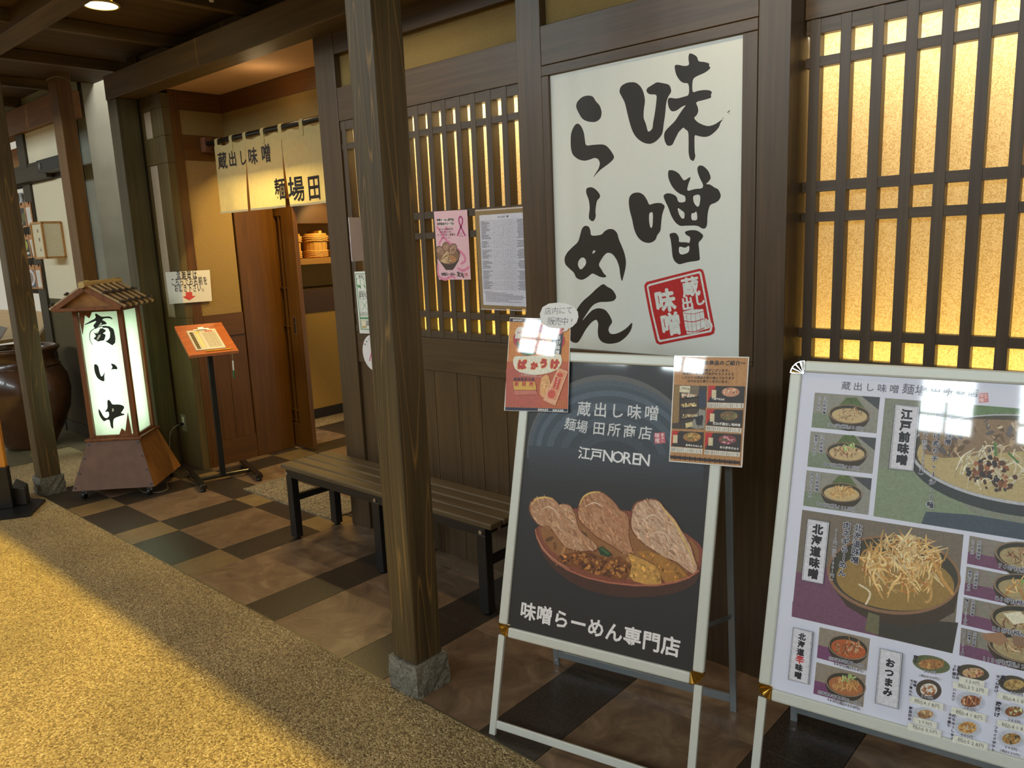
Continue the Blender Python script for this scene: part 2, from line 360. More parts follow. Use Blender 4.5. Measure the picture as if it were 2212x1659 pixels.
    def put(s, ch, c, ud, vd, sz, bold, col, sx=1, turn=False):
        vs, fs = glyph(ch, max(-.02, min(bold, .012)))
        if turn: vs = [(y, -x) for x, y in vs]
        e = bold-.012; offs = [(0, 0)] if e <= .004 else ([(e, 0), (-e, 0), (0, e), (0, -e)] if e < .035 else [(e*math.cos(k*math.pi/4), e*math.sin(k*math.pi/4)) for k in range(8)]+[(0, 0)])
        for dx_, dy_ in offs: s.layer(.12 if len(offs) > 1 else 0); s.raw([tuple(c+ud*(x+dx_)*sz*sx+vd*(y+dy_)*sz) for x, y in vs], fs, col)
    def build(s, name, mat, parent):
        o3 = wloc(parent); me = bpy.data.meshes.new(name); me.from_pydata([tuple(v-o3) for v in s.v], [], s.f); me.materials.append(mat)
        at = me.attributes.new('ink', 'FLOAT_COLOR', 'CORNER'); buf = []
        for f, c in zip(s.f, s.c): buf += [c[0], c[1], c[2], 1.0]*len(f)
        at.data.foreach_set('color', buf); me.update()
        o = bpy.data.objects.new(name, me); COL.objects.link(o); o.parent = parent; return o
# ------------------------------------------------------------------ materials of the place
DK, LT = (50, 38, 26), (78, 60, 42)
wz = wood('stained_wood', DK, LT, 'z'); wx = wood('stained_wood', DK, LT, 'x'); wy = wood('stained_wood', DK, LT, 'y')
fz = wood('facade_wood', (68, 52, 34), (86, 67, 45), 'z', rough=.38, grain=60, stretch=30, bump=.05); fx = wood('facade_wood', (68, 52, 34), (86, 67, 45), 'x', rough=.38, grain=60, stretch=30, bump=.05)
lz = wood('lattice_wood', (66, 54, 42), (84, 70, 55), 'z', rough=.4, grain=50, stretch=25, bump=.06); lx = wood('lattice_wood', (66, 54, 42), (84, 70, 55), 'x', rough=.4, grain=50, stretch=25, bump=.06)
pz = wood('post_wood', (66, 53, 31), (88, 72, 45), 'z', rough=.5, grain=40, stretch=22, rings=9, ringcol=(150, 114, 62), bump=.25)
bx_ = wood('beam_wood', (78, 62, 34), (104, 84, 48), 'x', rough=.55, grain=22, stretch=16); by_ = wood('beam_wood', (78, 62, 34), (104, 84, 48), 'y', rough=.55, grain=22, stretch=16)
dz = wood('door_wood', (80, 48, 8), (98, 61, 15), 'z', rough=.34, grain=60, stretch=30, bump=.05); dy = wood('door_wood', (80, 48, 8), (98, 61, 15), 'y', rough=.34, grain=60, stretch=30, bump=.05); dx = wood('door_wood', (80, 48, 8), (98, 61, 15), 'x', rough=.34, grain=60, stretch=30, bump=.05)
boardm = wood('ceiling_board', (72, 54, 24), (92, 70, 34), 'y', rough=.7, grain=18, stretch=10)
plaster = plain('plaster', (128, 106, 58), .85, noise=.07, nscale=120, bump=.3)
stucco = plain('stucco', (148, 120, 70), .9, noise=.06, nscale=95, bump=1.0)
strip = plain('pale_plaster', (170, 152, 128), .85, noise=.04)
grey = plain('grey_render', (150, 148, 132), .9, noise=.10, nscale=5, bump=.1)
gdark = plain('grey_dark', (92, 98, 92), .8, noise=.06, nscale=6)
pink = plain('recess_ceiling_paint', (205, 165, 125), .8, noise=.03, nscale=10)
white = plain('white_plaster', (232, 220, 190), .85, noise=.03)
black = plain('black_metal', (24, 23, 22), .4, noise=.1)
nblack = plain('dark_frame_wood', (58, 48, 30), .6, noise=.12)
alum = plain('satin_aluminium', (208, 210, 203), .42, metal=.15, noise=.015)
alumg = plain('bare_aluminium', (150, 156, 160), .38, metal=.5, noise=.03)
chrome = plain('chrome', (225, 225, 225), .08, metal=1, noise=.01)
gold = plain('gold_cap', (230, 185, 95), .12, metal=1, noise=.02)
stone = speckle('post_stone', [(96, 92, 82), (120, 116, 104), (140, 136, 122)], 160, .75, .5, .004, big=9)
gravel = speckle('washed_gravel', [(102, 82, 50), (144, 120, 80), (176, 152, 106), (202, 176, 126), (126, 102, 64), (226, 206, 160)], 178, .6, .9, .005, big=1.6)
brownt = stonetile('brown_slate_tile', (92, 72, 56), (122, 98, 76), (150, 126, 100), .34)
sand = stonetile('ochre_tile', (112, 92, 62), (126, 104, 72), (140, 118, 84), .34)
darkt = speckle('dark_granite_tile', [(36, 30, 26), (56, 47, 40), (44, 37, 32), (84, 72, 60), (40, 34, 29)], 420, .34, .12, .0015)
slate = stonetile('neighbour_slate', (92, 86, 62), (108, 100, 74), (122, 114, 86), .5)

# ------------------------------------------------------------------ floors
f1 = struct('floor')
m = MB(); m.box(-12, 6, -8, 1.510, -.12, 0); m.box(-6.435, -5.525, 1.510, 9, -.12, 0)
m.build('gravel_walkway', gravel, f1)
f2 = struct('floor')
MB().box(-5.52, 2.0, 1.512, 3.95, -.12, -.007).build('tile_bed', plain('grout', (56, 48, 38), .9), f2)
TILE = {}
def tile(x0, x1, y0, y1, mat):
    w, d = round(x1-x0, 3), round(y1-y0, 3); k = (w, d, mat.name)
    if k not in TILE:
        g = .0009; TILE[k] = MB().box(-w/2+g, w/2-g, -d/2+g, d/2-g, -.012, 0).build('tile', mat, f2, origin=(0, 0, 0), bev=.0008)
        TILE[k].location = ((x0+x1)/2, (y0+y1)/2, 0)
    else: copy_part(TILE[k], ((x0+x1)/2, (y0+y1)/2, 0), f2)
X0 = -5.505; xs = [X0]
edges = [-5.505, -5.265, -4.805, -4.575]
cols = []                                         # (x0, x1, wide?)
x = -1.345+.4655
cx_ = [(-1.57, -1.345, 0), (-2.036, -1.57, 1), (-2.27, -2.036, 0), (-2.735, -2.27, 1), (-2.966, -2.735, 0), (-3.432, -2.966, 1), (-3.655, -3.432, 0), (-4.104, -3.655, 1), (-4.337, -4.104, 0), (-4.800, -4.337, 1), (-5.032, -4.800, 0), (-5.505, -5.032, 1)]
x = -1.345; w_ = 1
while x < 1.9:
    d_ = .466 if w_ else .231; cx_.append((x, x+d_, w_)); x += d_; w_ = 1-w_
rows_l = [(1.512, 1.765, 0), (1.765, 2.221, 1), (2.221, 2.455, 0), (2.455, 2.915, 1), (2.915, 3.14, 0), (3.14, 3.60, 1), (3.60, 3.95, 0)]
for (a, b, wd) in cx_:
    if b <= -3.43:
        for (c, d_, wr) in rows_l: tile(a, b, c, d_, brownt if (wd and wr) else (sand if not wd and not wr else darkt))
    else:
        for (c, d_) in ((1.512, 1.972), (1.972, 2.43)): tile(a, b, c, d_, brownt if wd else darkt)
MB().box(-5.51, 2.0, 1.508, 1.5125, -.03, .0012).build('edge_strip', plain('edge_metal', (120, 112, 84), .4, metal=.6), f2)
f3 = struct('floor')
m = MB(); m.box(-12, -6.442, 1.512, 9, -.12, -.008); m.build('slate_bed', plain('slate_joint', (150, 136, 96), .9), f3)
ty = MB().box(-.297, .297, -.147, .147, -.012, 0).build('tile', slate, f3, origin=(0, 0, 0)); first = True
for i in range(5):
    for j in range(9):
        c = (-6.442-.3-i*.6-(.3 if j % 2 else 0), 1.665+j*.3, 0)
        if c[0] > -6.75 and j % 2 == 0: c = (-6.742, c[1], 0)
        if first: ty.location = c; first = False
        else: copy_part(ty, c, f3)
f4 = struct('floor'); MB().box(-9, -3.3, 3.95, 7, -.12, -.002).build('shop_floor', plain('shop_floor_vinyl', (96, 84, 52), .35, noise=.2, nscale=8), f4)

# ------------------------------------------------------------------ facade wall (street side)
wf = struct('wall_front')
YP, YL = 2.31, 2.41
def pillar(p, x0, x1, y0, y1, z0=0, z1=2.50, mat=None, bev=.002): return B(p, 'pillar', mat or fz, x0, x1, y0, y1, z0, z1, bev)
pillar(wf, -2.0, -1.886, YP, 2.46); pillar(wf, -1.061, -.964, YP, 2.46)
B(wf, 'pillar', fz, -1.0605, -.9645, 2.3085, 2.31, .0, 2.5, 0) if False else None
for a, b in ((-1.885, -1.628), (-1.627, -1.345), (-1.344, -1.062)): B(wf, 'board', fz, a, b, YP+.004, 2.35, .0, 1.066, .0015)
B(wf, 'sign_surround', fx, -1.885, -1.062, YP-.002, 2.35, 2.068, 2.103); B(wf, 'sign_surround', fx, -1.885, -1.062, YP-.002, 2.35, 1.067, 1.080)
B(wf, 'sign_surround', fz, -1.885, -1.852, YP-.002, 2.35, 1.081, 2.067); B(wf, 'sign_surround', fz, -1.109, -1.062, YP-.002, 2.35, 1.081, 2.067)
B(wf, 'header_beam', fx, -1.885, -1.062, YP, 2.36, 2.105, 2.24)
B(wf, 'plaster_panel', plaster, -1.885, -1.062, YP+.035, 2.37, 2.24, 2.40, 0); B(wf, 'header_beam', fx, -1.885, -1.062, YP, 2.36, 2.40, 2.50)
# left bay
pillar(wf, -3.402, -3.243, YL-.004, 2.56)
B(wf, 'header_beam', fx, -3.242, -2.001, YL-.002, 2.47, 2.088, 2.243); B(wf, 'plaster_panel', plaster, -3.242, -2.001, YL+.03, 2.47, 2.243, 2.397, 0); B(wf, 'header_beam', fx, -3.242, -2.001, YL-.002, 2.47, 2.397, 2.50)
B(wf, 'sill_board', fx, -3.242, -2.001, YL+.004, 2.47, .906, 1.060)
x = -3.242
for b in (-3.13, -2.985, -2.833, -2.681, -2.529, -2.382, -2.23, -2.08, -2.001):
    B(wf, 'board', fz, x+.0012, b-.0012, YL+.012, 2.47, 0, .904, .0015); x = b
# right bay
B(wf, 'header_beam', fx, -.963, 1.30, YL-.002, 2.47, 2.088, 2.50); B(wf, 'sill_board', fx, -.963, 1.30, YL+.004, 2.47, .906, 1.060)
x = -.963
while x < 1.28:
    b = min(1.30, x+.151); B(wf, 'board', fz, x+.0012, b-.0012, YL+.012, 2.47, 0, .904, .0015); x = b
pillar(wf, 1.301, 1.45, YP, 2.46)
# left end bay beside the doorway
we = struct('wall_left')
oz = wood('olive_wood', (74, 60, 28), (96, 80, 42), 'z', rough=.45, grain=40, stretch=22, bump=.06)
B(we, 'pillar', oz, -5.405, -5.11, YL+.01, 2.47, 0, 1.055); B(we, 'pillar', oz, -5.265, -5.11, YL+.01, 2.52, 1.056, 2.068)
B(we, 'header_beam', oz, -5.405, -5.11, YL+.01, 2.52, 2.069, 2.238); B(we, 'header_beam', oz, -5.405, -5.11, YL+.01, 2.52, 2.412, 2.50)
B(we, 'pillar', oz, -5.275, -5.11, YL+.01, 2.52, 2.239, 2.411)
B(we, 'plaster_panel', strip, -5.42, -5.266, YL+.024, 2.50, 1.056, 2.068, 0); B(we, 'plaster_panel', strip, -5.42, -5.276, YL+.024, 2.50, 2.239, 2.411, 0)
B(we, 'leak_blocker', oz, -5.545, -5.395, 2.425, 2.60, 0, 2.77, 0)  # hidden box added behind the corner post to stop light leaking through
# recess side wall, seen beside the noren
XS = -5.11
B(we, 'pillar', dz, XS-.06, XS+.001, 2.471, 2.537, 0, 2.52)
B(we, 'header_beam', dy, XS-.06, XS, 2.538, 2.83, 2.404, 2.52); B(we, 'plaster_panel', plaster, XS-.06, XS-.004, 2.538, 2.90, 2.25, 2.404, 0); B(we, 'leak_backing', oz, XS-.12, XS-.0605, 2.47, 3.3, 0, 2.60, 0); B(we, 'header_beam', dy, XS-.06, XS, 2.538, 2.83, 2.088, 2.25)  # the olive box behind is added to close a light leak at the corner
MB().box(XS-.06, XS-.006, 2.538, 2.832, 1.062, 2.088).build('stucco_panel', stucco, we)
B(we, 'rail', dy, XS-.06, XS, 2.538, 2.836, .906, 1.061); B(we, 'board', dz, XS-.06, XS-.008, 2.59, 2.694, .172, .905, .001); B(we, 'board', dz, XS-.06, XS-.008, 2.696, 2.84, .172, .905, .001)
B(we, 'stile', dz, XS-.06, XS, 2.538, 2.588, .172, .905, .001)
B(we, 'rail', dy, XS-.06, XS, 2.538, 2.842, 0, .171); B(we, 'pillar', dz, XS-.06, XS+.004, 2.843, 3.148, 0, 2.12, .003)
# lintel wall above the noren
wb = struct('wall_back')
B(wb, 'header_beam', dx, XS-.05, -3.40, 2.83, 2.90, 2.404, 2.52); B(wb, 'plaster_panel', plaster, XS-.05, -3.40, 2.836, 2.90, 2.16, 2.404, 0); B(wb, 'header_beam', dx, XS-.05, -3.40, 2.83, 2.90, 2.09, 2.16)
B(wb, 'header_beam', dx, -4.86, -3.40, 3.14, 3.22, 1.83, 2.2); B(wb, 'header_beam', dx, XS-.3, -4.86, 3.14, 3.22, 1.83, 2.2)
B(wb, 'soffit', dx, XS, -3.40, 2.90, 3.14, 2.18, 2.2)
wr = struct('wall_right'); B(wr, 'pillar', dz, -3.39, -3.29, 2.561, 3.25, 0, 2.52)
B(wr, 'wall_panel', plaster, -3.29, 1.45, 3.15, 3.25, 0, 2.6, 0)
c2 = struct('ceiling'); MB().box(-5.17, -3.30, 2.40, 2.90, 2.525, 2.55).build('ceiling_panel', pink, c2)

# ------------------------------------------------------------------ lattice windows
paper = washi('washi_paper', (206, 176, 120), (238, 224, 186))
def lattice(x0, x1, s0, pitch, n, stile0, xe, dp=.034):
    w = struct('window_1' if x0 < -2 else 'window_2')
    sl = MB().box(-.015, .015, 0, dp, 1.062, 2.087).build('slat', lz, w, origin=(0, 0, 0), bev=.0012); xs_ = [s0+pitch*i+.015 for i in range(n)]
    sl.location = (xs_[0], YL, 0)
    for x in xs_[1:]: copy_part(sl, (x, YL, 0), w)
    if stile0: B(w, 'stile', lz, stile0, stile0+.031, YL, YL+dp, 1.062, 2.087, .0012)
    for z0, z1 in ((1.062, 1.093), (1.155, 1.184), (1.509, 1.538), (1.598, 1.629), (1.955, 1.983), (2.046, 2.087)):
        B(w, 'rail', lx, x0, xe, YL+.002, YL+dp-.004, z0, z1, .001)
    MB().add([(x0, YL+dp+.002, 1.062), (xe, YL+dp+.002, 1.062), (xe, YL+dp+.002, 2.087), (x0, YL+dp+.002, 2.087)], [(0, 1, 2, 3)]).build('paper_pane', paper, w)
    m = MB(); y0, y1 = YL+dp+.014, YL+.24                                     # light box behind the paper
    m.box(x0, xe, y1, y1+.01, 1.0, 2.12); m.box(x0, xe, y0, y1, 1.0, 1.01); m.box(x0, xe, y0, y1, 2.11, 2.12); m.box(x0-.01, x0, y0, y1, 1.0, 2.12); m.box(xe, xe+.01, y0, y1, 1.0, 2.12)
    m.build('light_box', plain('light_box_white', (225, 205, 160), .8), w)
    L_ = xe-x0; c = (x0+xe)/2
    lamp('lattice_lamp_low', 'AREA', (c, YL+.12, 1.045), 2.7*L_, (1, .74, .20), (c, YL+.10, 2.0), shape='RECTANGLE', size=L_*.98, size_y=.05)
    lamp('lattice_lamp_high', 'AREA', (c, YL+.13, 2.08), (5.6 if x0 < -2 else 4.6)*L_, (1, .94, .74), (c, YL+.12, 1.0), shape='RECTANGLE', size=L_*.98, size_y=.05)
    return w
lattice(-3.24, -2.02, -3.198+.0577, .08745, 13, -3.231, -2.005, .046)
lattice(-.960, 1.30, -.9475+.0877*0, .0874, 26, 0, 1.30)

# ------------------------------------------------------------------ beams, eave ceiling
wbm = B(None, 'wall_beam', bx_, -5.56, 1.6, 2.268, 2.409, 2.496, 2.648, .004); wbm['kind'] = 'structure'
fb = B(None, 'eave_beam', bx_, -9.0, 2.2, 1.512, 1.645, 2.668, 2.83, .004); fb['kind'] = 'structure'
ce = struct('ceiling')
x = -8.23
while x < 2.2:
    B(ce, 'joist', by_, x-.022, x+.022, 1.22, 2.46, 2.70, 2.765, .002); x += .8625
for i in range(12):
    B(ce, 'ceiling_board', boardm, -9.0+i*.94, -9.0+(i+1)*.94-.003, 1.20, 2.55, 2.767, 2.785, 0)
B(ce, 'wall_plate', bx_, -5.56, 1.6, 2.44, 2.50, 2.55, 2.765, .002)
B(ce, 'eave_board', bx_, -9.0, 2.2, 1.18, 1.20, 2.70, 2.83, .002)
# ------------------------------------------------------------------ grey side wall and the neighbour's frontage
wg = struct('wall_side')
B(wg, 'render_face', grey, -6.60, -6.43, 2.46, 6.0, 0, 4.2, 0); B(wg, 'render_edge', gdark, -6.74, -6.601, 2.45, 2.6, 0, 4.2, 0)
wn = struct('wall_far')
YN = 2.33
B(wn, 'beam', wood('neighbour_beam', (128, 84, 30), (150, 102, 42), 'x', rough=.5), -9.5, -6.36, YN-.05, YN+.08, 2.50, 2.69, .003)
B(wn, 'post', nblack, -7.56, -7.382, YN-.02, YN+.10, 0, 2.50, .003); B(wn, 'rail', nblack, -9.5, -6.60, YN-.015, YN+.08, 2.10, 2.258, .003)
B(wn, 'plaster_panel', white, -7.381, -6.60, YN, YN+.08, 1.155, 2.098, 0); B(wn, 'plaster_panel', white, -7.381, -6.60, YN, YN+.08, 2.259, 2.498, 0)
B(wn, 'base_panel', plain('neighbour_dark_wall', (82, 70, 38), .7), -7.381, -6.60, YN, YN+.08, .10, 1.154, 0); B(wn, 'skirting', nblack, -7.381, -6.60, YN-.012, YN+.08, 0, .099, .002)
B(wn, 'upper_wall', plain('neighbour_upper', (150, 146, 120), .8), -9.5, -6.43, YN, YN+.1, 2.69, 4.2, 0)
B(wn, 'recess_wall', plain('neighbour_inner', (48, 40, 22), .7), -9.5, -7.0, 4.4, 4.45, 0, 2.1, 0)
m = MB()
for i in range(30): m.box(-9.0+i*.048, -9.0+i*.048+.02, YN+.30, YN+.32, 1.15, 2.1)
m.build('dark_slats', nblack, wn, kind='stuff')
B(wn, 'orange_board', plain('lit_orange_board', (178, 120, 50), .6), -9.0, -7.57, YN+.2, YN+.22, 2.26, 2.49, 0)
B(wn, 'orange_board', plain('lit_orange_board', (178, 120, 50), .6), -9.0, -7.57, YN+.2, YN+.22, 2.02, 2.09, 0)
# ------------------------------------------------------------------ sliding door and shop interior seen through the opening
YD = 3.16; d1 = struct('door_1')
B(d1, 'stile', dz, -5.035, -4.912, YD, YD+.035, .012, 1.84, .0025)
B(d1, 'stile', dz, -5.34, -5.27, YD, YD+.035, .012, 1.84, .0025)
B(d1, 'rail', dx, -5.27, -5.036, YD+.002, YD+.033, .012, .19, .002); B(d1, 'rail', dx, -5.27, -5.036, YD+.002, YD+.033, 1.72, 1.84, .002)
for z in (.205, .285, .92, 1.20): B(d1, 'muntin', dx, -5.27, -5.036, YD+.004, YD+.03, z, z+.012, .001)
for x in (-5.21, -5.145, -5.082): B(d1, 'muntin', dz, x, x+.016, YD+.003, YD+.031, .191, 1.72, .001)
MB().box(-5.27, -5.036, YD+.028, YD+.032, .19, 1.72).build('paper_pane', plain('door_pane', (120, 76, 34), .5), d1)
h = B(d1, 'handle', chrome, -4.985, -4.958, YD-.003, YD+.002, .865, 1.005, .001); MB().box(-4.979, -4.964, YD-.0045, YD-.003, .878, .992).build('handle_recess', black, h)
B(d1, 'lock_plate', chrome, -4.918, -4.9105, YD+.008, YD+.026, .655, .775, .001)
for s_ in (0,): B(d1, 'door_edge', dz, -4.911, -4.880, YD+.0, YD+.035, .012, 1.84, .002)
d1['kind'] = 'structure'
wi = struct('wall_inner')
beige = plain('shop_wall', (186, 146, 70), .8, noise=.05, nscale=70, bump=.2); XN = -5.81
B(wi, 'wall_panel', beige, XN-.1, XN, 3.2, 7, .085, .93, 0); B(wi, 'baseboard', plain('shop_baseboard', (34, 24, 12), .5), XN-.1, XN+.012, 3.2, 7, 0, .084, .001)
B(wi, 'header_beam', plain('niche_frame', (78, 50, 18), .5), XN-.1, XN+.005, 3.2, 7, .931, 1.135, .002); B(wi, 'header_beam', plain('niche_frame', (78, 50, 18), .5), XN-.1, XN+.005, 3.2, 7, 1.69, 2.6, .002)
B(wi, 'niche_back', beige, XN-.42, XN-.40, 3.2, 7, 1.1, 1.75, 0); B(wi, 'niche_top', beige, XN-.40, XN-.1, 3.2, 7, 1.69, 1.72, 0)
B(wi, 'niche_shelf', plain('niche_shelf_wood', (176, 126, 56), .5), XN-.40, XN+.03, 3.2, 7, 1.345, 1.395, .002)
B(wi, 'niche_floor', plain('niche_frame', (78, 50, 18), .5), XN-.40, XN-.1, 3.2, 7, 1.10, 1.135, 0)
B(wi, 'end_wall', beige, XN-.1, -3.2, 7, 7.1, 0, 2.6, 0); B(wi, 'shop_ceiling', beige, XN-.5, -3.2, 3.22, 7, 2.6, 2.65, 0)

# ------------------------------------------------------------------ far side of the hall (behind the camera): wall with tall windows
wo = struct('wall_opposite')
hallw = plain('hall_wall', (150, 140, 120), .9); frm = plain('window_frame_dark', (50, 52, 55), .5)
YO = -7.0; g_ = plain('sky_glass', (200, 232, 240), .2, emit=4, noise=.03, nscale=1)
B(wo, 'wall_panel', hallw, -12, 8, YO-.2, YO, 0, 4.35, 0); B(wo, 'wall_panel', hallw, -12, 8, YO-.2, YO, 5.3, 6.9, 0)
for i, x in enumerate(WINX):
    B(wo, 'wall_panel', hallw, x+.62, (WINX+[8])[i+1], YO-.2, YO, 4.35, 5.3, 0); B(wo, 'window_pane', g_, x, x+.62, YO-.14, YO-.12, 4.35, 5.3, 0)
    B(wo, 'window_bar', frm, x+.29, x+.32, YO-.06, YO-.0, 4.35, 5.3, 0)
    for q in (4.6, 4.95): B(wo, 'window_bar', frm, x, x+.62, YO-.06, YO-.0, q, q+.02, 0)
cc = struct('ceiling'); B(cc, 'ceiling_panel', plain('hall_ceiling', (96, 88, 72), .9), -12, 8, YO, 1.0, 6.9, 7.0, 0)
# ================================================================== THINGS
ink = inkmat('matt_ink', .5); gink = inkmat('glossy_ink', .45, coat=1.0); 
def irregular_block(parent, name, mat, x0, x1, y0, y1, z0, z1, amp=.008, n=6, seed=1):
    rnd = random.Random(seed); m = MB(); V = []; nx = n; nz = 4
    ring = [(x0+(x1-x0)*i/nx, y0) for i in range(nx)]+[(x1, y0+(y1-y0)*i/nx) for i in range(nx)]+[(x1-(x1-x0)*i/nx, y1) for i in range(nx)]+[(x0, y1-(y1-y0)*i/nx) for i in range(nx)]
    k = len(ring); cx, cy = (x0+x1)/2, (y0+y1)/2
    for j in range(nz+1):
        for (x, y) in ring:
            a = amp*rnd.uniform(-.2, 1)*(0 if j == nz else 1); l = math.hypot(x-cx, y-cy); V.append((x+(x-cx)/l*a, y+(y-cy)/l*a, z0+(z1-z0)*j/nz))
    F_ = [(j*k+i, j*k+(i+1) % k, (j+1)*k+(i+1) % k, (j+1)*k+i) for j in range(nz) for i in range(k)]
    m.add(V, F_); m.add(V, [list(range(nz*k, nz*k+k))]); return m.build(name, mat, parent)
# ---- timber posts on stone feet
def post(cx, cy, w, d, z1, label, seed, base=True):
    t = thing('timber_post', label, 'post', (cx, cy, 0), 'timber posts carrying the eave')
    B(t, 'shaft', pz, cx-w/2, cx+w/2, cy-d/2, cy+d/2, .112 if base else 0, z1, .005)
    if base: irregular_block(t, 'stone_foot', stone, cx-w/2-.012, cx+w/2+.012, cy-d/2-.010, cy+d/2+.012, 0, .115, .008, 6, seed)
    return t
post(-1.917, 1.578, .118, .118, 2.668, 'square timber post with pale grain lines, in front of the bench', 3)
post(-5.445+.0-.066, 1.578, .118, .118, 2.668, 'square timber post at the far end, left of the glowing lantern', 5)
t = thing('timber_post', 'dark square timber post at the wall corner behind the glowing lantern', 'post', (-5.475, 2.34, 0), 'timber posts along the shop wall'); B(t, 'shaft', wood('corner_post_wood', (60, 54, 30), (84, 74, 42), 'z', rough=.5, grain=30, stretch=18), -5.545, -5.408, 2.268, 2.405, .0, 2.495, .004)
t = thing('timber_post', 'reddish brown timber post beside the white wall panels of the neighbouring shop', 'post', (-6.27, 2.26, 0), 'timber posts along the shop wall'); B(t, 'shaft', wood('red_post_wood', (96, 64, 24), (122, 84, 34), 'z', rough=.5, grain=30, stretch=18), -6.345, -6.185, 2.20, 2.30, .0, 4.2, .004)

# ---- A-frame sign stands
def a_stand(name, label, p, Wd, vb, vt, D, poster_col):
    x0, y0, th, ph = p; FR = .031
    U = Vector((math.cos(th), math.sin(th), 0)); Nb = Vector((-math.sin(th), math.cos(th), 0)); V = Nb*math.sin(ph)+Vector((0, 0, math.cos(ph)))
    F = Frame((x0, y0, 0), U, V)                       # N points at the viewer
    t = thing(name, label, 'sign stand', (x0, y0, 0), 'aluminium A-frame sign stands')
    g = .036
    def rl(n, u0, u1, v0, v1): return MB().fbox(F, u0, u1, v0, v1, -.012, .006).build(n, alum, t, bev=.005)
    rl('frame_rail', g, Wd-g, vb, vb+FR); rl('frame_rail', g, Wd-g, vt-FR, vt); rl('frame_stile', 0, FR, vb+g, vt-g); rl('frame_stile', Wd-FR, Wd, vb+g, vt-g)
    for (cu, cv, a0, mt) in ((g, vb+g, 180, gold), (Wd-g, vb+g, 270, gold), (g, vt-g, 90, chrome), (Wd-g, vt-g, 0, chrome)):
        m = MB(); m.prism(F, [(cu, cv)]+[(cu+g*math.cos(math.radians(a0+90*i/10)), cv+g*math.sin(math.radians(a0+90*i/10))) for i in range(11)], -.013, .0045)
        for i in range(4):                              # fan of facets
            a = math.radians(a0+11+i*22.5); b = math.radians(a0+22+i*22.5); r1 = g*.93
            m.add([F.at(cu+.004*math.cos(a), cv+.004*math.sin(a), .0046), F.at(cu+r1*math.cos(a-.16), cv+r1*math.sin(a-.16), .0046), F.at(cu+r1*math.cos(a), cv+r1*math.sin(a), .0085), F.at(cu+r1*math.cos(a+.16), cv+r1*math.sin(a+.16), .0046)], [(0, 1, 2), (0, 2, 3)])
        m.build('corner_cap', mt, t)
    MB().fbox(F, .010, Wd-.010, vb+.010, vt-.010, -.011, -.004).build('backing_board', plain('backing_grey', (120, 122, 124), .6), t)
    for u in (.002, Wd-.024): MB().fbox(F, u, u+.022, .0, vb+.002, -.010, .002).build('leg', alum, t, bev=.002)
    MB().fbox(F, .024, Wd-.024, .022, .046, -.009, .001).build('foot_rail', alum, t, bev=.002)
    top = F.at(0, vt-.05, -.016); n0 = Vector((x0, y0, 0))
    for u in (.010, Wd-.010):
        a_ = F.at(u, vt-.045, -.016); b_ = n0+U*u+Nb*D; MB().bar(b_, a_, .020, .012, side=Nb).build('back_leg', alumg, t, bev=.001)
        MB().tube([a_+U*(.0)-Nb*.004, a_+U*(.0)+Nb*.01], .008, 10).build('hinge', chrome, t)
        MB().tube([b_+Vector((0, 0, .02))-Nb*.0085, b_+Vector((0, 0, .02))-Nb*.006], .0035, 8).build('rivet', chrome, t)
    d_ = (F.at(0, vt-.045, -.016)-(n0+Nb*D)).normalized()
    q = n0+Nb*D+d_*.045; MB().bar(q+U*.02, q+U*(Wd-.02), .012, .026, side=d_).build('back_rail', alumg, t, bev=.001)
    for u in (.012, Wd-.012): MB().bar(F.at(u, .46, -.014), n0+U*u+Nb*D+d_*.34, .004, .012).build('brace', alumg, t)
    poster = MB().fbox(F, .026, Wd-.026, vb+.026, vt-.026, -.0035, -.002).build('poster', plain(name+'_sheet_paper'+str(poster_col[0]), poster_col, .45, coat=1.0, noise=.01), t)
    return t, F, poster
# centre stand: dark noodle poster
tA, FA, pA = a_stand('a_frame_sign', 'aluminium A-frame sign with dark poster of a pork noodle bowl', (-1.5392, 1.5251, .202, .2737), .6454, .3021, 1.1931, .45, (38, 38, 41))
Q = Print(FA.off(-.0019)); Q.z = (0, 0, 1); Q.scale_here(1320, 1100)
def arc(cx, cy, rx, ry, a0, a1, w, col):
    Q.line([(cx+rx*math.cos(math.radians(a0+(a1-a0)*i/26)), cy+ry*math.sin(math.radians(a0+(a1-a0)*i/26))) for i in range(27)], w, col)
# steel-blue swirl across the upper half, partly a ceiling-arch reflection painted into the print
RING = [(186, 180, (92, 92, 92)), (184, 168, (74, 84, 96)), (176, 156, (60, 72, 86)), (168, 146, (80, 94, 110)), (158, 134, (58, 69, 82)), (146, 120, (74, 87, 102)), (132, 104, (54, 64, 77)), (116, 88, (66, 77, 91)), (100, 72, (50, 58, 69)), (82, 56, (58, 67, 78)), (60, 38, (46, 52, 62))]
for rx, ry, c in RING:
    k_ = [(1325+rx*math.cos(math.radians(a)), 990+ry*math.sin(math.radians(a))+(rx*math.cos(math.radians(a)))*.07) for a in range(176, 367, 5)]; Q.poly([(max(1137+.093*(950-y) if 0 else 1140-(y-900)*.02, min(1528, x)), y) for x, y in k_], c)
for i in range(9): Q.poly([(1142, 962+i*9), (1520, 988+i*9), (1519, 1000+i*10), (1141, 974+i*10)], (56-i*2, 63-i*3, 74-i*4))
Q.text('蔵出し味噌', (1261.8, 884), (1408, 893), (214, 216, 220), .012, .86)
Q.text('麺場', (1232, 917), (1257, 922), (214, 216, 220), .008, 1.02); Q.text('田所商店', (1294, 926), (1394, 936), (214, 216, 220), .012, .86)
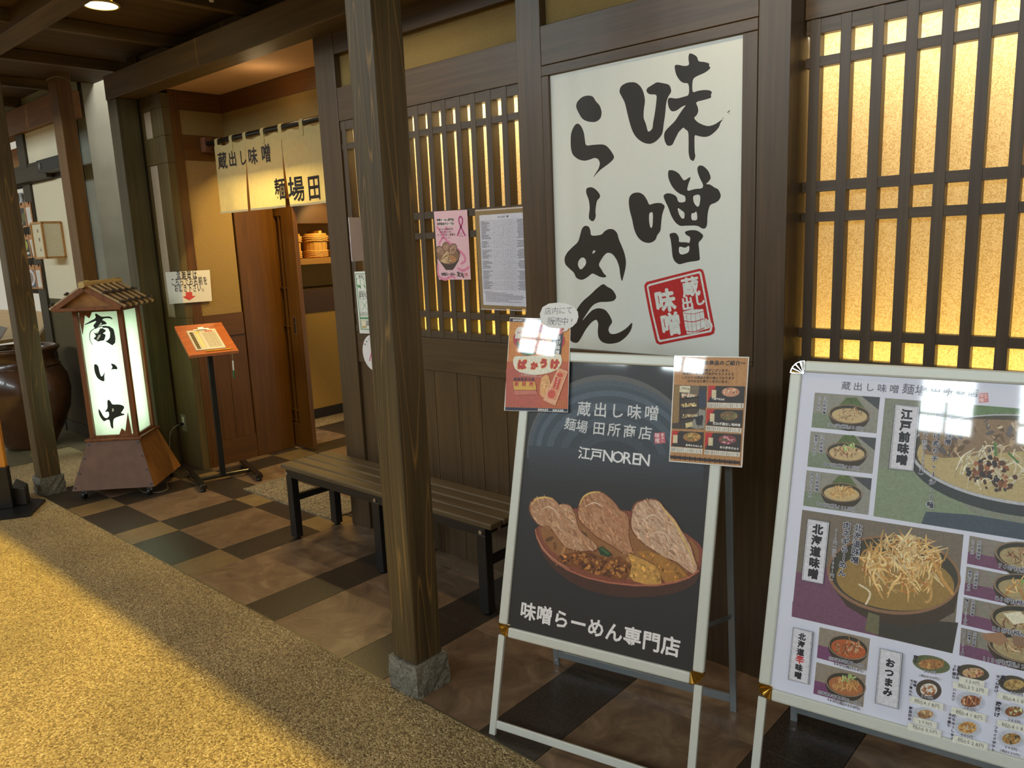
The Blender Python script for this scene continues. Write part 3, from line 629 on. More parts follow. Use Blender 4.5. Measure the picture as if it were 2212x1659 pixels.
Q.text('江戸', (1262, 979.5), (1288.5, 983), (232, 232, 236), .018, 1.0); [Q.text(c_, p_, p_, (232, 232, 236), .012, .048) for c_, p_ in zip('NOREN', ((1313.5, 985), (1335, 987.3), (1356, 989.5), (1374, 991.5), (1392.5, 993.5)))]
Q.text('味噌らーめん専門店', (1141, 1321), (1449, 1397), (240, 236, 238), .028, .98)
def stamp(Q, c, s, col, ic, b=.02):
    """square red seal lettered in two columns"""
    x, y = c; Q.poly([(x-s, y-s*.9), (x+s*.85, y-s), (x+s, y+s*.85), (x-s*.9, y+s)], col)
    Q.text('蔵出し', (x+s*.45, y-s*.58), (x+s*.5, y+s*.45), ic, b, .95, vert=True); Q.text('味噌', (x-s*.45, y-s*.45), (x-s*.42, y+s*.45), ic, b, .95, vert=True)
stamp(Q, (1425.5, 946.5), 12.5, (196, 96, 108), (238, 208, 212), .03)
Q.z = (1080, 950, .30136)
Q.poly([(258, 640), (262, 700), (285, 780), (330, 860), (400, 940), (500, 1015), (620, 1075), (760, 1112), (920, 1130), (1080, 1125), (1220, 1108), (1330, 1075), (1400, 1030), (1436, 960), (1450, 850), (1456, 790), (1430, 745), (1370, 695), (1280, 640), (1100, 560), (920, 505), (700, 490), (520, 490), (400, 540), (300, 580)], (74, 44, 36))
Q.poly([(256, 640), (262, 690), (300, 775), (370, 855), (480, 930), (620, 985), (780, 1022), (960, 1045), (1120, 1045), (1260, 1022), (1360, 985), (1432, 930), (1452, 830), (1452, 780), (1420, 735), (1340, 675), (1200, 600), (940, 512), (700, 492), (500, 495), (330, 570)], (138, 74, 54))
soup = [(285, 640), (310, 715), (370, 795), (480, 875), (620, 940), (800, 985), (980, 1008), (1150, 1005), (1290, 975), (1390, 935), (1424, 870), (1426, 790), (1380, 725), (1250, 650), (1000, 560), (700, 520), (480, 525), (350, 585)]
Q.poly(soup, (150, 100, 56)); Q.blobs(soup, [(132, 84, 44), (168, 118, 70), (112, 70, 38)], 70, 12, 44)
s1 = [(205, 500), (212, 460), (235, 425), (275, 408), (340, 403), (378, 415), (410, 440), (425, 468), (470, 456), (505, 466), (525, 492), (548, 550), (560, 600), (575, 650), (620, 695), (690, 745), (712, 775), (700, 800), (640, 812), (560, 800), (480, 785), (430, 730), (390, 670), (345, 610), (300, 622), (262, 600), (225, 550)]
s2 = [(558, 480), (575, 430), (610, 392), (660, 368), (710, 362), (750, 382), (800, 420), (840, 465), (860, 500), (905, 520), (930, 560), (932, 620), (930, 700), (945, 760), (962, 805), (900, 830), (830, 780), (760, 740), (690, 700), (640, 650), (590, 610), (555, 560), (552, 520)]
s3 = [(942, 510), (958, 460), (1000, 432), (1060, 424), (1110, 418), (1150, 440), (1180, 485), (1215, 520), (1260, 570), (1300, 640), (1340, 700), (1380, 770), (1400, 850), (1432, 930), (1400, 980), (1340, 940), (1270, 880), (1180, 850), (1110, 800), (1040, 760), (980, 700), (940, 650), (930, 590)]
for s_, c, cs in ((s2, (184, 130, 92), [(206, 158, 120), (150, 94, 60), (222, 180, 146), (168, 112, 74), (196, 140, 104)]), (s1, (190, 142, 106), [(212, 170, 134), (160, 106, 70), (226, 190, 158), (176, 126, 90)]), (s3, (206, 168, 138), [(222, 188, 160), (178, 132, 100), (232, 202, 178), (196, 150, 120), (158, 104, 74)])):
    Q.poly(ck(s_, 2), (120, 62, 32)); cx = sum(p[0] for p in s_)/len(s_); cy = sum(p[1] for p in s_)/len(s_)
    Q.poly(ck([(cx+(x-cx)*.955, cy+(y-cy)*.955) for x, y in s_], 2), c); cs = [tuple(c[i]*.55+q[i]*.45 for i in range(3)) for q in cs]; rr_ = 60 if s_ is s1 else 55; Q.blobs(s_, cs, 260, 10, 52, rot=rr_, asp=4.5); Q.blobs(s_, cs, 120, 6, 24, rot=rr_, asp=3)
for ln in ([(232, 470), (262, 425), (330, 412), (385, 425)], [(572, 470), (600, 410), (660, 378), (720, 375)], [(1150, 455), (1200, 530), (1260, 600), (1310, 700), (1360, 800), (1395, 900)]): Q.line(ln, 14, (226, 190, 110), taper=.8)
for ln in ([(1000, 640), (1050, 560), (1110, 540), (1170, 590)], [(1060, 700), (1130, 660), (1190, 680), (1220, 760)], [(610, 480), (680, 450), (740, 480)], [(300, 500), (360, 480), (430, 540)]): Q.line(ln, 9, (232, 206, 184), taper=.8)
Q.poly([(400, 905), (430, 840), (460, 760), (480, 770), (440, 870)], (180, 126, 80))
mince = [(405, 870), (430, 825), (500, 812), (560, 800), (650, 792), (700, 830), (790, 850), (860, 835), (920, 880), (940, 945), (900, 1000), (820, 1002), (740, 972), (640, 952), (560, 915), (470, 895)]
Q.poly(mince, (122, 70, 28)); Q.blobs(mince, [(168, 104, 44), (98, 52, 20), (196, 132, 66), (140, 82, 34), (84, 42, 16)], 170, 6, 22, asp=1.5)
Q.poly([(705, 778), (735, 762), (805, 818), (778, 840), (722, 822)], (34, 62, 36)); Q.poly([(720, 782), (738, 772), (790, 815), (775, 825)], (66, 100, 60))
for s_, c in (([(985, 800), (1060, 793), (1160, 828), (1280, 900), (1365, 990), (1300, 1012), (1190, 1028), (1150, 960), (1100, 880), (1010, 835)], (172, 118, 52)), ([(922, 812), (985, 838), (1060, 870), (1115, 905), (1150, 960), (1162, 1036), (1060, 1040), (960, 1012), (930, 970), (948, 900)], (204, 152, 76))):
    Q.poly(s_, c); Q.blobs(s_, [tuple(v*1.15 for v in c), tuple(v*.85 for v in c)], 40, 8, 30)
Q.line([(258, 640), (268, 700), (310, 785), (380, 860), (490, 932), (620, 985), (780, 1022), (960, 1042), (1120, 1043), (1260, 1020), (1360, 985), (1430, 935)], 13, (176, 104, 80))
Q.line([(270, 680), (310, 770), (385, 850), (500, 925)], 5, (226, 176, 150), taper=.6)
Q.build('poster_print', gink, pA)

# menu stand
tB, FB, pB = a_stand('a_frame_sign', 'aluminium A-frame sign showing the white noodle menu with photos, at the right edge', (-.7879, 1.7163, .1391, .2968), .6454, .2915, 1.1937, .449, (226, 228, 248))
Q = Print(FB.off(-.0019)); Q.scale_here(1900, 1200); NV = (36, 34, 60); GR = (104, 104, 118); WH = (236, 236, 246)
def photo(pts, base, cloth_, rough=(0, 0, 0)):
    Q.reset(); Q.poly(pts, base); tl, tr, br, bl = [Vector(p) for p in pts]
    for i in range(1, 9):                                # table boards
        a = tl.lerp(tr, i/9.0); b = bl.lerp(br, min(1, i/9.0+.25)); Q.line([tuple(a), tuple(a.lerp(b, .5)), tuple(b)], 1.1, tuple(v*random.choice((.86, 1.08)) for v in base)) if i < 7 else None
    Q.poly([tuple(bl.lerp(tl, .42)), tuple(bl), tuple(bl.lerp(br, .62)), tuple(bl.lerp(br, .22).lerp(tl.lerp(tr, .3), .42))], cloth_)
def ramen(cx, cy, rx, ry, rot, rimc, soupc, cols, n, w, green=None, nori=0, deep=.75):
    if nori: Q.poly([(cx-rx*.85, cy-ry*.1), (cx-rx*.15, cy-ry*1.75), (cx+rx*.35, cy-ry*1.75), (cx+rx*.95, cy)], (92, 110, 62)); Q.blobs([(cx-rx*.8, cy-ry*.1), (cx-rx*.15, cy-ry*1.7), (cx+rx*.3, cy-ry*1.7), (cx+rx*.9, cy)], [(76, 94, 52), (112, 130, 76)], 40, rx*.03, rx*.09)
    c, s = math.cos(math.radians(rot)), math.sin(math.radians(rot))
    def e(x, y): return (cx+x*c-y*s, cy+x*s+y*c)
    Q.poly([e(rx*math.cos(a), ry*math.sin(a)*(1 if math.sin(a) < 0 else 1+deep)*(1 if math.sin(a) < 0 else 1)) for a in [math.radians(i*9) for i in range(40)]], tuple(v*.42 for v in rimc))
    Q.ell(cx, cy, rx, ry, rimc, rot); Q.ell(cx, cy, rx*.94, ry*.92, (58, 54, 44), rot); Q.ell(cx, cy+ry*.14, rx*.86, ry*.76, soupc, rot)
    Q.strands(cx, cy-ry*.05, rx*.62, ry*.6, cols, n, w); 
    if green: Q.strands(cx+rx*.12, cy-ry*.5, rx*.35, ry*.3, green, n//3+4, w*1.4)
    Q.ell(cx, cy, rx, ry, tuple(min(255, v*1.35) for v in rimc), rot, a0=20, a1=160, n=14) if 0 else None
YL_ = [(222, 176, 104), (240, 206, 140), (202, 150, 78), (186, 128, 66)]; BRN = [(150, 100, 66), (188, 150, 108), (216, 190, 150), (110, 70, 46)]; GRN = [(170, 200, 120), (140, 178, 96), (206, 222, 160)]
# title line
Q.text('蔵出し味噌', (1827.7, 833.8), (1932, 840.8), GR, .014, .8); Q.text('麺場', (1962, 841), (1989.7, 844.5), GR, .006, .98); Q.text('田所商店', (2021, 846), (2102.5, 849), GR, .014, .85); stamp(Q, (2124.7, 859.5), 11, (222, 142, 148), (246, 214, 218), .02)
Q.z = (1680, 780, .21097)
def vt(st, a, b, col=NV, bd=.03, k=.98, ol=WH, ob=.07): Q.text(st, a, b, col, bd, k, outline=ol, ob=ob, vert=True)
def pr_(st, a, b, col=NV, k=1.42, ol=WH): Q.text(st, a, b, col, .02, k, outline=ol, ob=.06, sx=.95)
for pts, cl, ce_, kind in (([(380, 322), (1048, 370), (1012, 740), (345, 678)], (128, 140, 118), (735, 545), 0), ([(337, 718), (1008, 787), (970, 1155), (302, 1080)], (128, 140, 118), (708, 930), 1), ([(297, 1118), (965, 1200), (928, 1575), (260, 1480)], (128, 140, 118), (655, 1345), 2)):
    photo(pts, (150, 148, 140), cl); tr = pts[1]; Q.poly([(tr[0]-190, tr[1]-12), tr, (tr[0]-14, tr[1]+130)], (74, 76, 82))
    ramen(ce_[0], ce_[1], 212, 98, 4, (150, 122, 92), (206, 180, 132), (BRN, BRN, YL_)[kind], (45, 50, 85)[kind], (9, 10, 8)[kind], (None, GRN, None)[kind], 1)
Q.top(); vt('江戸前味噌', (492, 385), (475, 530)); vt('らーめん', (430, 382), (418, 490)); vt('江戸前味噌', (458, 775), (443, 922)); vt('野菜らーめん', (397, 772), (377, 950)); vt('江戸前味噌', (415, 1170), (400, 1318)); vt('肉ネギらーめん', (355, 1165), (332, 1380))
pr_('760円(税込836円)', (525, 656), (872, 693)); pr_('880円(税込968円)', (484, 1056), (830, 1099)); pr_('930円(税込1023円)', (412, 1462), (786, 1518))
Q.z = (0, 0, 1)
big1 = [(1912, 859.7), (2338, 893), (2322, 1184), (1886.7, 1115)]
photo(big1, (138, 142, 128), (136, 150, 124)); Q.poly([(2110, 875), (2338, 893), (2330, 1040), (2060, 1000), (2080, 905)], (110, 138, 96)); Q.blobs([(2110, 875), (2338, 893), (2330, 960), (2090, 930)], [(96, 124, 82), (128, 152, 108)], 50, 3, 9)
Q.poly([(2000, 1105), (2100, 1112), (2325, 1150), (2322, 1184), (1990, 1131)], (70, 84, 98))
def clipell(cx, cy, rx, ry, rot, col, xm=2333):
    c_, s_ = math.cos(math.radians(rot)), math.sin(math.radians(rot)); Q.poly([(min(xm, cx+rx*math.cos(a)*c_-ry*math.sin(a)*s_), cy+rx*math.cos(a)*s_+ry*math.sin(a)*c_) for a in [math.radians(i*5) for i in range(72)]], col)
clipell(2232, 1012, 268, 106, 6, (58, 64, 68)); clipell(2232, 996, 268, 98, 6, (196, 196, 204)); clipell(2232, 994, 262, 93, 6, (84, 78, 66)); clipell(2234, 1003, 254, 84, 6, (196, 176, 126))
por = [(1985, 935), (2030, 912), (2110, 905), (2200, 908), (2330, 915), (2330, 985), (2200, 975), (2100, 985), (2040, 990), (1995, 980)]; Q.poly(por, (150, 124, 96)); Q.blobs(por, [(176, 150, 120), (122, 96, 70), (196, 176, 150), (104, 96, 98)], 110, 4, 16)
Q.strands(2150, 1010, 85, 38, [(226, 214, 186), (204, 184, 144), (240, 232, 210)], 90, 3.2); Q.blobs([(2080, 1010), (2140, 975), (2180, 1000), (2215, 1050), (2160, 1065), (2100, 1050)], [(120, 78, 50), (84, 58, 44), (158, 100, 66), (60, 52, 56)], 90, 3, 9, asp=1.4); Q.strands(2270, 1030, 60, 35, [(226, 214, 186), (204, 184, 144)], 50, 3.2)
Q.line([(2152, 985), (2149, 955)], 5, (96, 140, 76)); Q.line([(2178, 978), (2200, 1000)], 4, (86, 128, 70)); 
big2 = [(1733, 1101), (2081.6, 1155), (2057.4, 1411.5), (1710, 1331.7)]
photo(big2, (124, 112, 100), (120, 78, 104)); Q.poly([(1712, 1300), (1730, 1270), (1790, 1220), (1850, 1230), (1900, 1330), (1900, 1374), (1710, 1331.7)], (120, 78, 104)); Q.poly([(1880, 1330), (2070, 1345), (2057.4, 1411.5), (1895, 1373)], (62, 58, 50))
def ee(cx, cy, rx, ry, col, n=60): Q.ell(cx, cy, rx, ry, col, 6, n)
Q.poly([(1788, 1232), (1800, 1270), (1830, 1310), (1880, 1340), (1950, 1352), (2020, 1346), (2062, 1322), (2074, 1262)], (70, 56, 44)); ee(1931, 1242, 145, 85, (150, 112, 84)); ee(1931, 1241, 139, 79, (68, 64, 50)); ee(1934, 1256, 128, 62, (160, 128, 68))
Q.strands(1950, 1222, 88, 62, [(226, 180, 110), (244, 214, 156), (200, 148, 76), (184, 122, 58), (238, 198, 132)], 230, 4.2); Q.strands(1955, 1195, 52, 34, [(240, 206, 146), (216, 166, 96), (250, 226, 176)], 90, 3.4)
Q.line([(1940, 1178), (1958, 1158), (1970, 1140)], 4, (244, 220, 168), taper=.7); Q.line([(2010, 1200), (2035, 1250), (2060, 1285)], 6, (214, 160, 90)); Q.line([(2000, 1250), (2012, 1275), (2008, 1298), (1998, 1300)], 5, (206, 160, 96)); Q.line([(1855, 1262), (1880, 1280), (1870, 1306)], 4, (236, 220, 190))
Q.poly([(1876, 1322), (1900, 1330), (1898, 1372), (1868, 1362)], (116, 112, 84))
Q.top()
def vbox(o, i_, st, a, b, red=None):
    Q.poly(o, NV); cx = sum(p[0] for p in o)/4; cy = sum(p[1] for p in o)/4
    for k1, k2, c in ((.955, .988, WH), (.90, .974, NV), (.868, .966, (222, 220, 232))):
        Q.poly([(cx+(x-cx)*k1+(y-cy)*0, cy+(y-cy)*k2) for x, y in o], c)
    Q.text(st, a, b, (30, 26, 36), .055, .92, vert=True)
vbox([(1934, 873), (1987, 879), (1974, 1018.4), (1919.4, 1012.5)], 0, '江戸前味噌', (1959, 896), (1948.5, 994))
vbox([(1745, 1120), (1793, 1128), (1779, 1262), (1731, 1253)], 0, '北海道味噌', (1767, 1144), (1757, 1240))
Q.z = (1900, 780, .21095); vt('江戸前味噌', (735, 560), (700, 830), k=.92, ob=.05); vt('味噌漬け炙りチャーシュー麺', (612, 535), (518, 1475), k=.85, ob=.05); vt('1150円(税込1265円)', (492, 560), (430, 1155), bd=.0, k=1.05, ob=.05)
Q.z = (1650, 1080, .1929); vt('北海道味噌', (1060, 315), (1022, 672), k=.95, ob=.05); vt('肉ネギらーめん', (935, 290), (878, 815), k=.95, ob=.05); vt('910円(税込1001円)', (815, 340), (762, 890), bd=.0, k=1.0, ob=.05)
# right-hand column of small photos
Q.z = (0, 0, 1)
rc = [([(2094.7, 1157), (2318, 1200), (2312, 1263), (2088.6, 1217.3)], (2225, 1205), 0), ([(2088, 1223.6), (2312, 1269), (2306, 1332), (2082.2, 1284.4)], (2222, 1274), 1), ([(2082, 1290), (2305, 1338), (2299, 1400), (2076.4, 1349)], (2216, 1342), 2), ([(2076.4, 1355.7), (2299, 1407), (2293, 1470), (2072.3, 1415.2)], (2210, 1400), 3)]
for pts, c, kd in rc:
    photo(pts, (142, 134, 124), (120, 76, 108)); ramen(c[0], c[1], 78, 32, 12, (150, 126, 104), (176, 158, 116), BRN if kd != 1 else YL_, 40, 3, GRN if kd == 1 else None, 0, .5)
Q.poly([(2167, 1325), (2204, 1321), (2225, 1343), (2190, 1349)], (238, 230, 204)); Q.poly([(2120, 1368), (2165, 1366), (2180, 1385), (2160, 1395), (2128, 1382)], (168, 128, 96)); Q.poly([(2185, 1372), (2260, 1382), (2280, 1400), (2190, 1395)], (150, 116, 92))
Q.z = (1900, 1080, .1928); Q.top()
for st, a, b in (('北海道味噌', (1120, 480), (1105, 640)), ('らーめん', (1050, 470), (1040, 590)), ('北海道味噌', (1087, 820), (1070, 975)), ('野菜らーめん', (1018, 808), (998, 1000)), ('北海道味噌', (1052, 1140), (1038, 1280)), ('麺バターらーめん', (978, 1122), (960, 1378))): vt(st, a, b)
for st, a in (('740円(税込814円)', (1352, 735)), ('860円(税込946円)', (1315, 1098)), ('860円(税込946円)', (1282, 1437))): pr_(st, a, (a[0]+560, a[1]+112))
Q.z = (1900, 1350, .18627); vt('北海道味噌', (1107, 100), (1092, 230)); vt('味噌漬け', (1045, 88), (1036, 186)); vt('炙りチャーシュー麺', (985, 78), (962, 326)); pr_('1130円(税込1243円)', (1215, 385), (1870, 520))
# lower left
Q.z = (0, 0, 1); vbox([(1714.7, 1353.7), (1758, 1363.8), (1747.6, 1478), (1703.5, 1466.7)], 0, '北海道　味噌', (1734, 1375), (1725.5, 1458)); Q.text('辛', (1729.2, 1424), (1729.2, 1424), (206, 52, 52), .035, .0225)
Q.z = (1600, 1300, .21645)
for pts, c, gr in (([(788, 252), (1292, 368), (1258, 688), (760, 558)], (1075, 455), 0), ([(755, 602), (1253, 732), (1222, 1052), (725, 915)], (1050, 825), 1)):
    photo(pts, (150, 138, 124), (122, 70, 112)); ramen(c[0], c[1], 205, 118, 14, (150, 128, 108), (190, 96, 48) if not gr else (176, 110, 66), BRN if not gr else YL_, 60, 8, GRN if gr else None, 0, .45)
Q.top(); pr_('北海道辛味噌らーめん', (900, 560), (1225, 632), k=1.05); pr_('840円(税込924円)', (945, 612), (1222, 688)); pr_('北海道辛味噌野菜らーめん', (792, 896), (1190, 1008), k=1.05); pr_('960円(税込1056円)', (880, 968), (1186, 1058))
Q.z = (0, 0, 1); vbox([(1902, 1398.5), (1951, 1409.6), (1941, 1530.7), (1891, 1517.5)], 0, 'おつまみ', (1924, 1431.5), (1918.5, 1493.4))
Q.z = (1900, 1350, .18627)
snacks = [((600, 455), 222, 98, [(170, 120, 70), (206, 160, 100), (140, 96, 56)], (104, 112, 76), 1), ((570, 752), 150, 120, [(232, 226, 214), (176, 120, 84), (150, 96, 66)], (82, 68, 60), 0), ((530, 1035), 140, 82, [(190, 142, 90), (214, 182, 140), (130, 90, 56)], (208, 212, 226), 0), ((1085, 555), 190, 92, [(206, 170, 130), (150, 70, 60), (196, 150, 90)], (84, 76, 64), 0), ((1055, 885), 172, 112, [(124, 70, 44), (156, 96, 60), (214, 180, 140)], (204, 208, 224), 1), ((1020, 1190), 165, 110, [(222, 170, 90), (206, 190, 166), (170, 120, 70)], (206, 210, 224), 0), ((1560, 690), 185, 100, [(190, 160, 100), (160, 120, 66)], (84, 76, 64), 0), ((1560, 1005), 160, 95, [(130, 76, 44), (160, 100, 60), (214, 220, 160)], (206, 210, 224), 0), ((1530, 1320), 165, 105, [(176, 128, 66), (206, 182, 130), (90, 72, 50)], (206, 210, 224), 0)]
for c, rx, ry, cs, pc, bars in snacks:
    Q.reset(); Q.ell(c[0], c[1], rx, ry, pc, 12); Q.ell(c[0], c[1], rx*.86, ry*.84, tuple(v*.96 for v in pc), 12); el = [(c[0]+rx*.66*math.cos(a), c[1]+ry*.62*math.sin(a)) for a in [math.radians(i*20) for i in range(18)]]
    Q.poly(el, cs[0]); Q.blobs(el, cs, 46, 9, 30, asp=1.7)
    if bars:
        for k in range(5): x = c[0]-rx*.55+k*rx*.28; Q.line([(x, c[1]+ry*.35), (x+18, c[1]-ry*.5)], 16, tuple(min(255, v*1.25) for v in cs[2 if ry < 100 else 1]), taper=.5)
ST = (232, 232, 222); Q.top()
def sticker(pts, st, a, b, k=1.25): Q.poly(pts, ST); Q.text(st, a, b, (44, 42, 50), .0, k, sx=.95)
pr_('300円', (530, 530), (640, 548), k=1.2); pr_('(税込330円)', (470, 575), (688, 618), k=1.2)
sticker([(925, 580), (1222, 645), (1212, 722), (916, 655)], '320円', (1010, 640), (1135, 668)); sticker([(858, 640), (1265, 728), (1252, 812), (848, 720)], '税込352円', (940, 695), (1180, 750))
pr_('380円', (500, 815), (605, 842), k=1.2); sticker([(366, 812), (745, 905), (735, 985), (352, 888)], '税込418円', (435, 872), (670, 932))
sticker([(398, 1050), (672, 1118), (662, 1195), (388, 1125)], '550円', (470, 1108), (590, 1140)); sticker([(335, 1120), (722, 1215), (712, 1300), (325, 1200)], '税込605円', (415, 1172), (645, 1232))
pr_('380円', (990, 950), (1095, 975), k=1.2); sticker([(840, 932), (1240, 1030), (1228, 1118), (828, 1018)], '税込418円', (915, 1000), (1165, 1062))
pr_('480円', (955, 1260), (1065, 1288), k=1.2); sticker([(858, 1260), (1258, 1362), (1248, 1450), (845, 1345)], '税込528円', (935, 1320), (1180, 1388))
pr_('380円', (1530, 775), (1640, 798), k=1.2); sticker([(1375, 762), (1780, 850), (1770, 935), (1362, 840)], '税込418円', (1455, 835), (1705, 890)); pr_('380円', (1500, 1090), (1612, 1115), k=1.2); sticker([(1370, 1078), (1775, 1170), (1765, 1255), (1358, 1158)], '税込418円', (1445, 1148), (1700, 1205)); pr_('290円', (1465, 1402), (1575, 1432), k=1.2); pr_('(税込330円)', (1405, 1440), (1625, 1500), k=1.2)
for st, a, b in (('餃子', (425, 365), (420, 415)), ('モツ煮込み', (378, 640), (362, 795)), ('味噌', (418, 652), (414, 690)), ('野菜炒め', (368, 955), (355, 1080)), ('3種盛り', (877, 470), (862, 600)), ('おつまみ', (925, 480), (905, 605)), ('ハムカツ', (872, 740), (856, 855)), ('焼ちゃーしゅー', (868, 1045), (842, 1300)), ('ネギ盛り', (822, 1030), (806, 1155)), ('きつね揚げ', (1375, 590), (1355, 755)), ('炙り', (1435, 600), (1425, 660)), ('唐揚げ', (1382, 905), (1362, 1030)), ('フライドポテト', (1352, 1180), (1318, 1435))): Q.text(st, a, b, NV, .04, .9, vert=True)
Q.build('poster_print', gink, pB)

# ---- laminated sheets taped to the centre stand
def sheet(name, label, cat, F, corners, col, thick=.0008, mat=None, group=None, radius=0):
    P = [F.px(*c) for c in corners]; o = F.at(*P[3]); t = thing(name, label, cat, o, group)
    MB().prism(F, P, -thick, 0).build('sheet', mat or plain(name+'_paper', col, .4, coat=1.0, noise=.01), t); return t
def children_sheet(t): return [c for c in t.children if c.name.startswith('sheet')][0]
FS = FA.off(.009)
t = sheet('laminated_poster', 'orange laminated snack poster taped over the upper left corner of the A-frame sign', 'poster', FS, [(1101.4, 685.4), (1233, 690), (1226.7, 890.8), (1088.8, 886.8)], (228, 226, 222))
Q = Print(FS); Q.z = (1070, 640, .1567); Q.scale_here(1150, 780)
Q.poly([(205, 300), (1030, 322), (995, 1592), (135, 1568)], (214, 132, 56)); Q.poly([(160, 900), (1012, 900), (1000, 1545), (140, 1525)], (198, 96, 58)); Q.poly([(150, 1000), (520, 1000), (640, 1535), (140, 1525)], (192, 92, 74)); Q.poly([(205, 350), (1030, 370), (1024, 620), (190, 620)], (224, 150, 62))
for i in range(5):
    for j in range(3): Q.line([(215+i*34, 380+j*34), (240+i*34, 380+j*34)], 5, (190, 118, 48)); Q.line([(228+i*34, 392+j*34), (228+i*34, 412+j*34)], 5, (190, 118, 48))
for i in range(4):
    for j in range(3): Q.line([(850+i*34, 1435+j*34), (876+i*34, 1435+j*34)], 6, (206, 140, 60)); Q.line([(862+i*34, 1445+j*34), (862+i*34, 1465+j*34)], 6, (206, 140, 60))
Q.poly([(205, 305), (1030, 328), (1029, 372), (205, 350)], (28, 32, 66)); Q.poly([(140, 1528), (998, 1552), (996, 1592), (137, 1570)], (28, 32, 66))
Q.text('BAKAUKE', (255, 330), (370, 331), (238, 238, 240), .03, 1.7); Q.text('BAKAUKE', (450, 327), (570, 328), (238, 238, 240), .03, 1.7); Q.text('BAKAUKE', (600, 1562), (722, 1568), (238, 238, 240), .03, 1.7); Q.text('BAKAUKE', (805, 1570), (935, 1575), (238, 238, 240), .03, 1.7)
Q.ell(605, 600, 358, 212, (192, 58, 68), 2); Q.ell(605, 570, 340, 170, (168, 48, 58), 2); Q.ell(585, 665, 262, 168, (232, 168, 100), 2)
nd = [(400, 700), (430, 600), (540, 555), (650, 560), (740, 640), (740, 730), (640, 800), (520, 800)]; Q.poly(nd, (206, 116, 56)); Q.blobs(nd, [(222, 148, 84), (176, 78, 40), (238, 184, 120), (196, 60, 36), (150, 90, 48)], 150, 9, 26, asp=1.8); Q.strands(600, 740, 120, 60, [(240, 200, 130), (224, 172, 96)], 30, 7)
Q.ell(350, 500, 72, 80, (240, 232, 222)); Q.poly([(278, 500), (350, 580), (276, 585)], (240, 232, 222)); Q.text('Befco', (318, 500), (395, 500), (190, 40, 46), .015, 1.9)
Q.poly([(290, 632), (312, 628), (340, 662), (430, 690), (520, 750), (562, 800), (450, 820), (370, 800), (318, 720)], (52, 92, 56)); Q.poly([(380, 700), (470, 740), (530, 800), (470, 808), (410, 760)], (84, 128, 84)); Q.poly([(640, 800), (700, 780), (760, 770), (757, 812)], (150, 190, 60))
Q.poly([(795, 480), (940, 500), (905, 805), (758, 798)], (26, 28, 44)); Q.ell(860, 470, 95, 34, (200, 60, 56)); Q.ell(875, 505, 60, 22, (214, 90, 76))
Q.text('えび味噌', (885, 575), (862, 775), (240, 238, 234), .03, .9, vert=True); Q.text('担々麺', (826, 570), (810, 700), (240, 238, 234), .03, .95, vert=True); Q.text('風味', (805, 742), (802, 782), (240, 238, 234), .03, .85, vert=True)
Q.poly([(250, 870), (262, 840), (300, 825), (400, 828), (500, 825), (600, 822), (700, 808), (800, 796), (865, 794), (905, 810), (922, 860), (918, 920), (898, 965), (855, 1015), (760, 1052), (640, 1080), (560, 1086), (450, 1075), (340, 1048), (275, 1000), (250, 930)], (240, 234, 216))
for ch, p, sz in (('ば', (372, 945), .030), ('か', (540, 962), .024), ('う', (672, 930), .029), ('け', (822, 940), .030)): Q.text(ch, p, p, (196, 44, 46), .10, sz*1.0, outline=(236, 200, 110), ob=.08)
Q.text('えび好きのおせんべい', (365, 1085), (640, 1112), (232, 190, 180), .03, 1.0)
Q.poly([(250, 1178), (552, 1178), (572, 1292), (262, 1292)], (226, 176, 74)); Q.text('新発売', (300, 1210), (500, 1214), (190, 60, 50), .04, .6); Q.text('期間限定の味', (275, 1145), (520, 1150), (70, 50, 70), .03, .8)
Q.poly([(265, 1300), (560, 1300), (600, 1350), (270, 1362)], (206, 120, 100))
Q.poly([(700, 1078), (740, 1100), (765, 1180), (755, 1300), (720, 1390), (660, 1400), (620, 1350), (618, 1240), (640, 1130)], (232, 172, 112)); Q.blobs([(690, 1100), (740, 1130), (750, 1280), (690, 1380), (640, 1330), (640, 1180)], [(220, 158, 98), (240, 186, 130)], 30, 8, 26)
Q.poly([(872, 988), (1008, 1040), (832, 1508), (662, 1432)], (236, 176, 140)); Q.poly([(890, 1020), (980, 1055), (830, 1440), (715, 1395)], (226, 150, 108)); Q.poly([(838, 1112), (912, 1140), (866, 1292), (800, 1265)], (206, 62, 40)); Q.text('ばかうけ', (872, 1145), (838, 1260), (244, 220, 190), .03, .8, vert=True); Q.ell(895, 1085, 42, 30, (214, 76, 54), 20); Q.ell(780, 1350, 52, 60, (214, 80, 60), 20)
Q.build('print', gink, children_sheet(t))
FS2 = FS.off(.0035)
Pb = [(620, 300), (614, 240), (650, 150), (740, 100), (860, 88), (980, 100), (1080, 150), (1135, 210), (1145, 285), (1120, 360), (1060, 420), (1010, 446), (985, 475), (905, 496), (945, 462), (952, 440), (850, 440), (730, 425), (660, 385)]
t = sheet('speech_bubble_note', 'white paper speech bubble with handwritten words, on top of the orange snack poster', 'note', FS2, [(1070+x*.1567, 640+y*.1567) for x, y in Pb], (236, 236, 234), mat=plain('note_paper', (234, 234, 236), .7, noise=.01))
Q = Print(FS2); Q.z = (1070, 640, .1567); Q.scale_here(1200, 690); Q.text('店内にて', (728, 206), (1020, 194), (44, 40, 44), -.012, 1.02); Q.text('販売中!', (768, 346), (1052, 350), (44, 40, 44), -.012, 1.15); Q.build('print', ink, children_sheet(t))
t = sheet('laminated_poster', 'tan wood-patterned laminated product poster taped over the upper right corner of the A-frame sign', 'poster', FS, [(1456.6, 768), (1618.5, 770.8), (1603, 1010), (1445, 997)], (222, 216, 206))
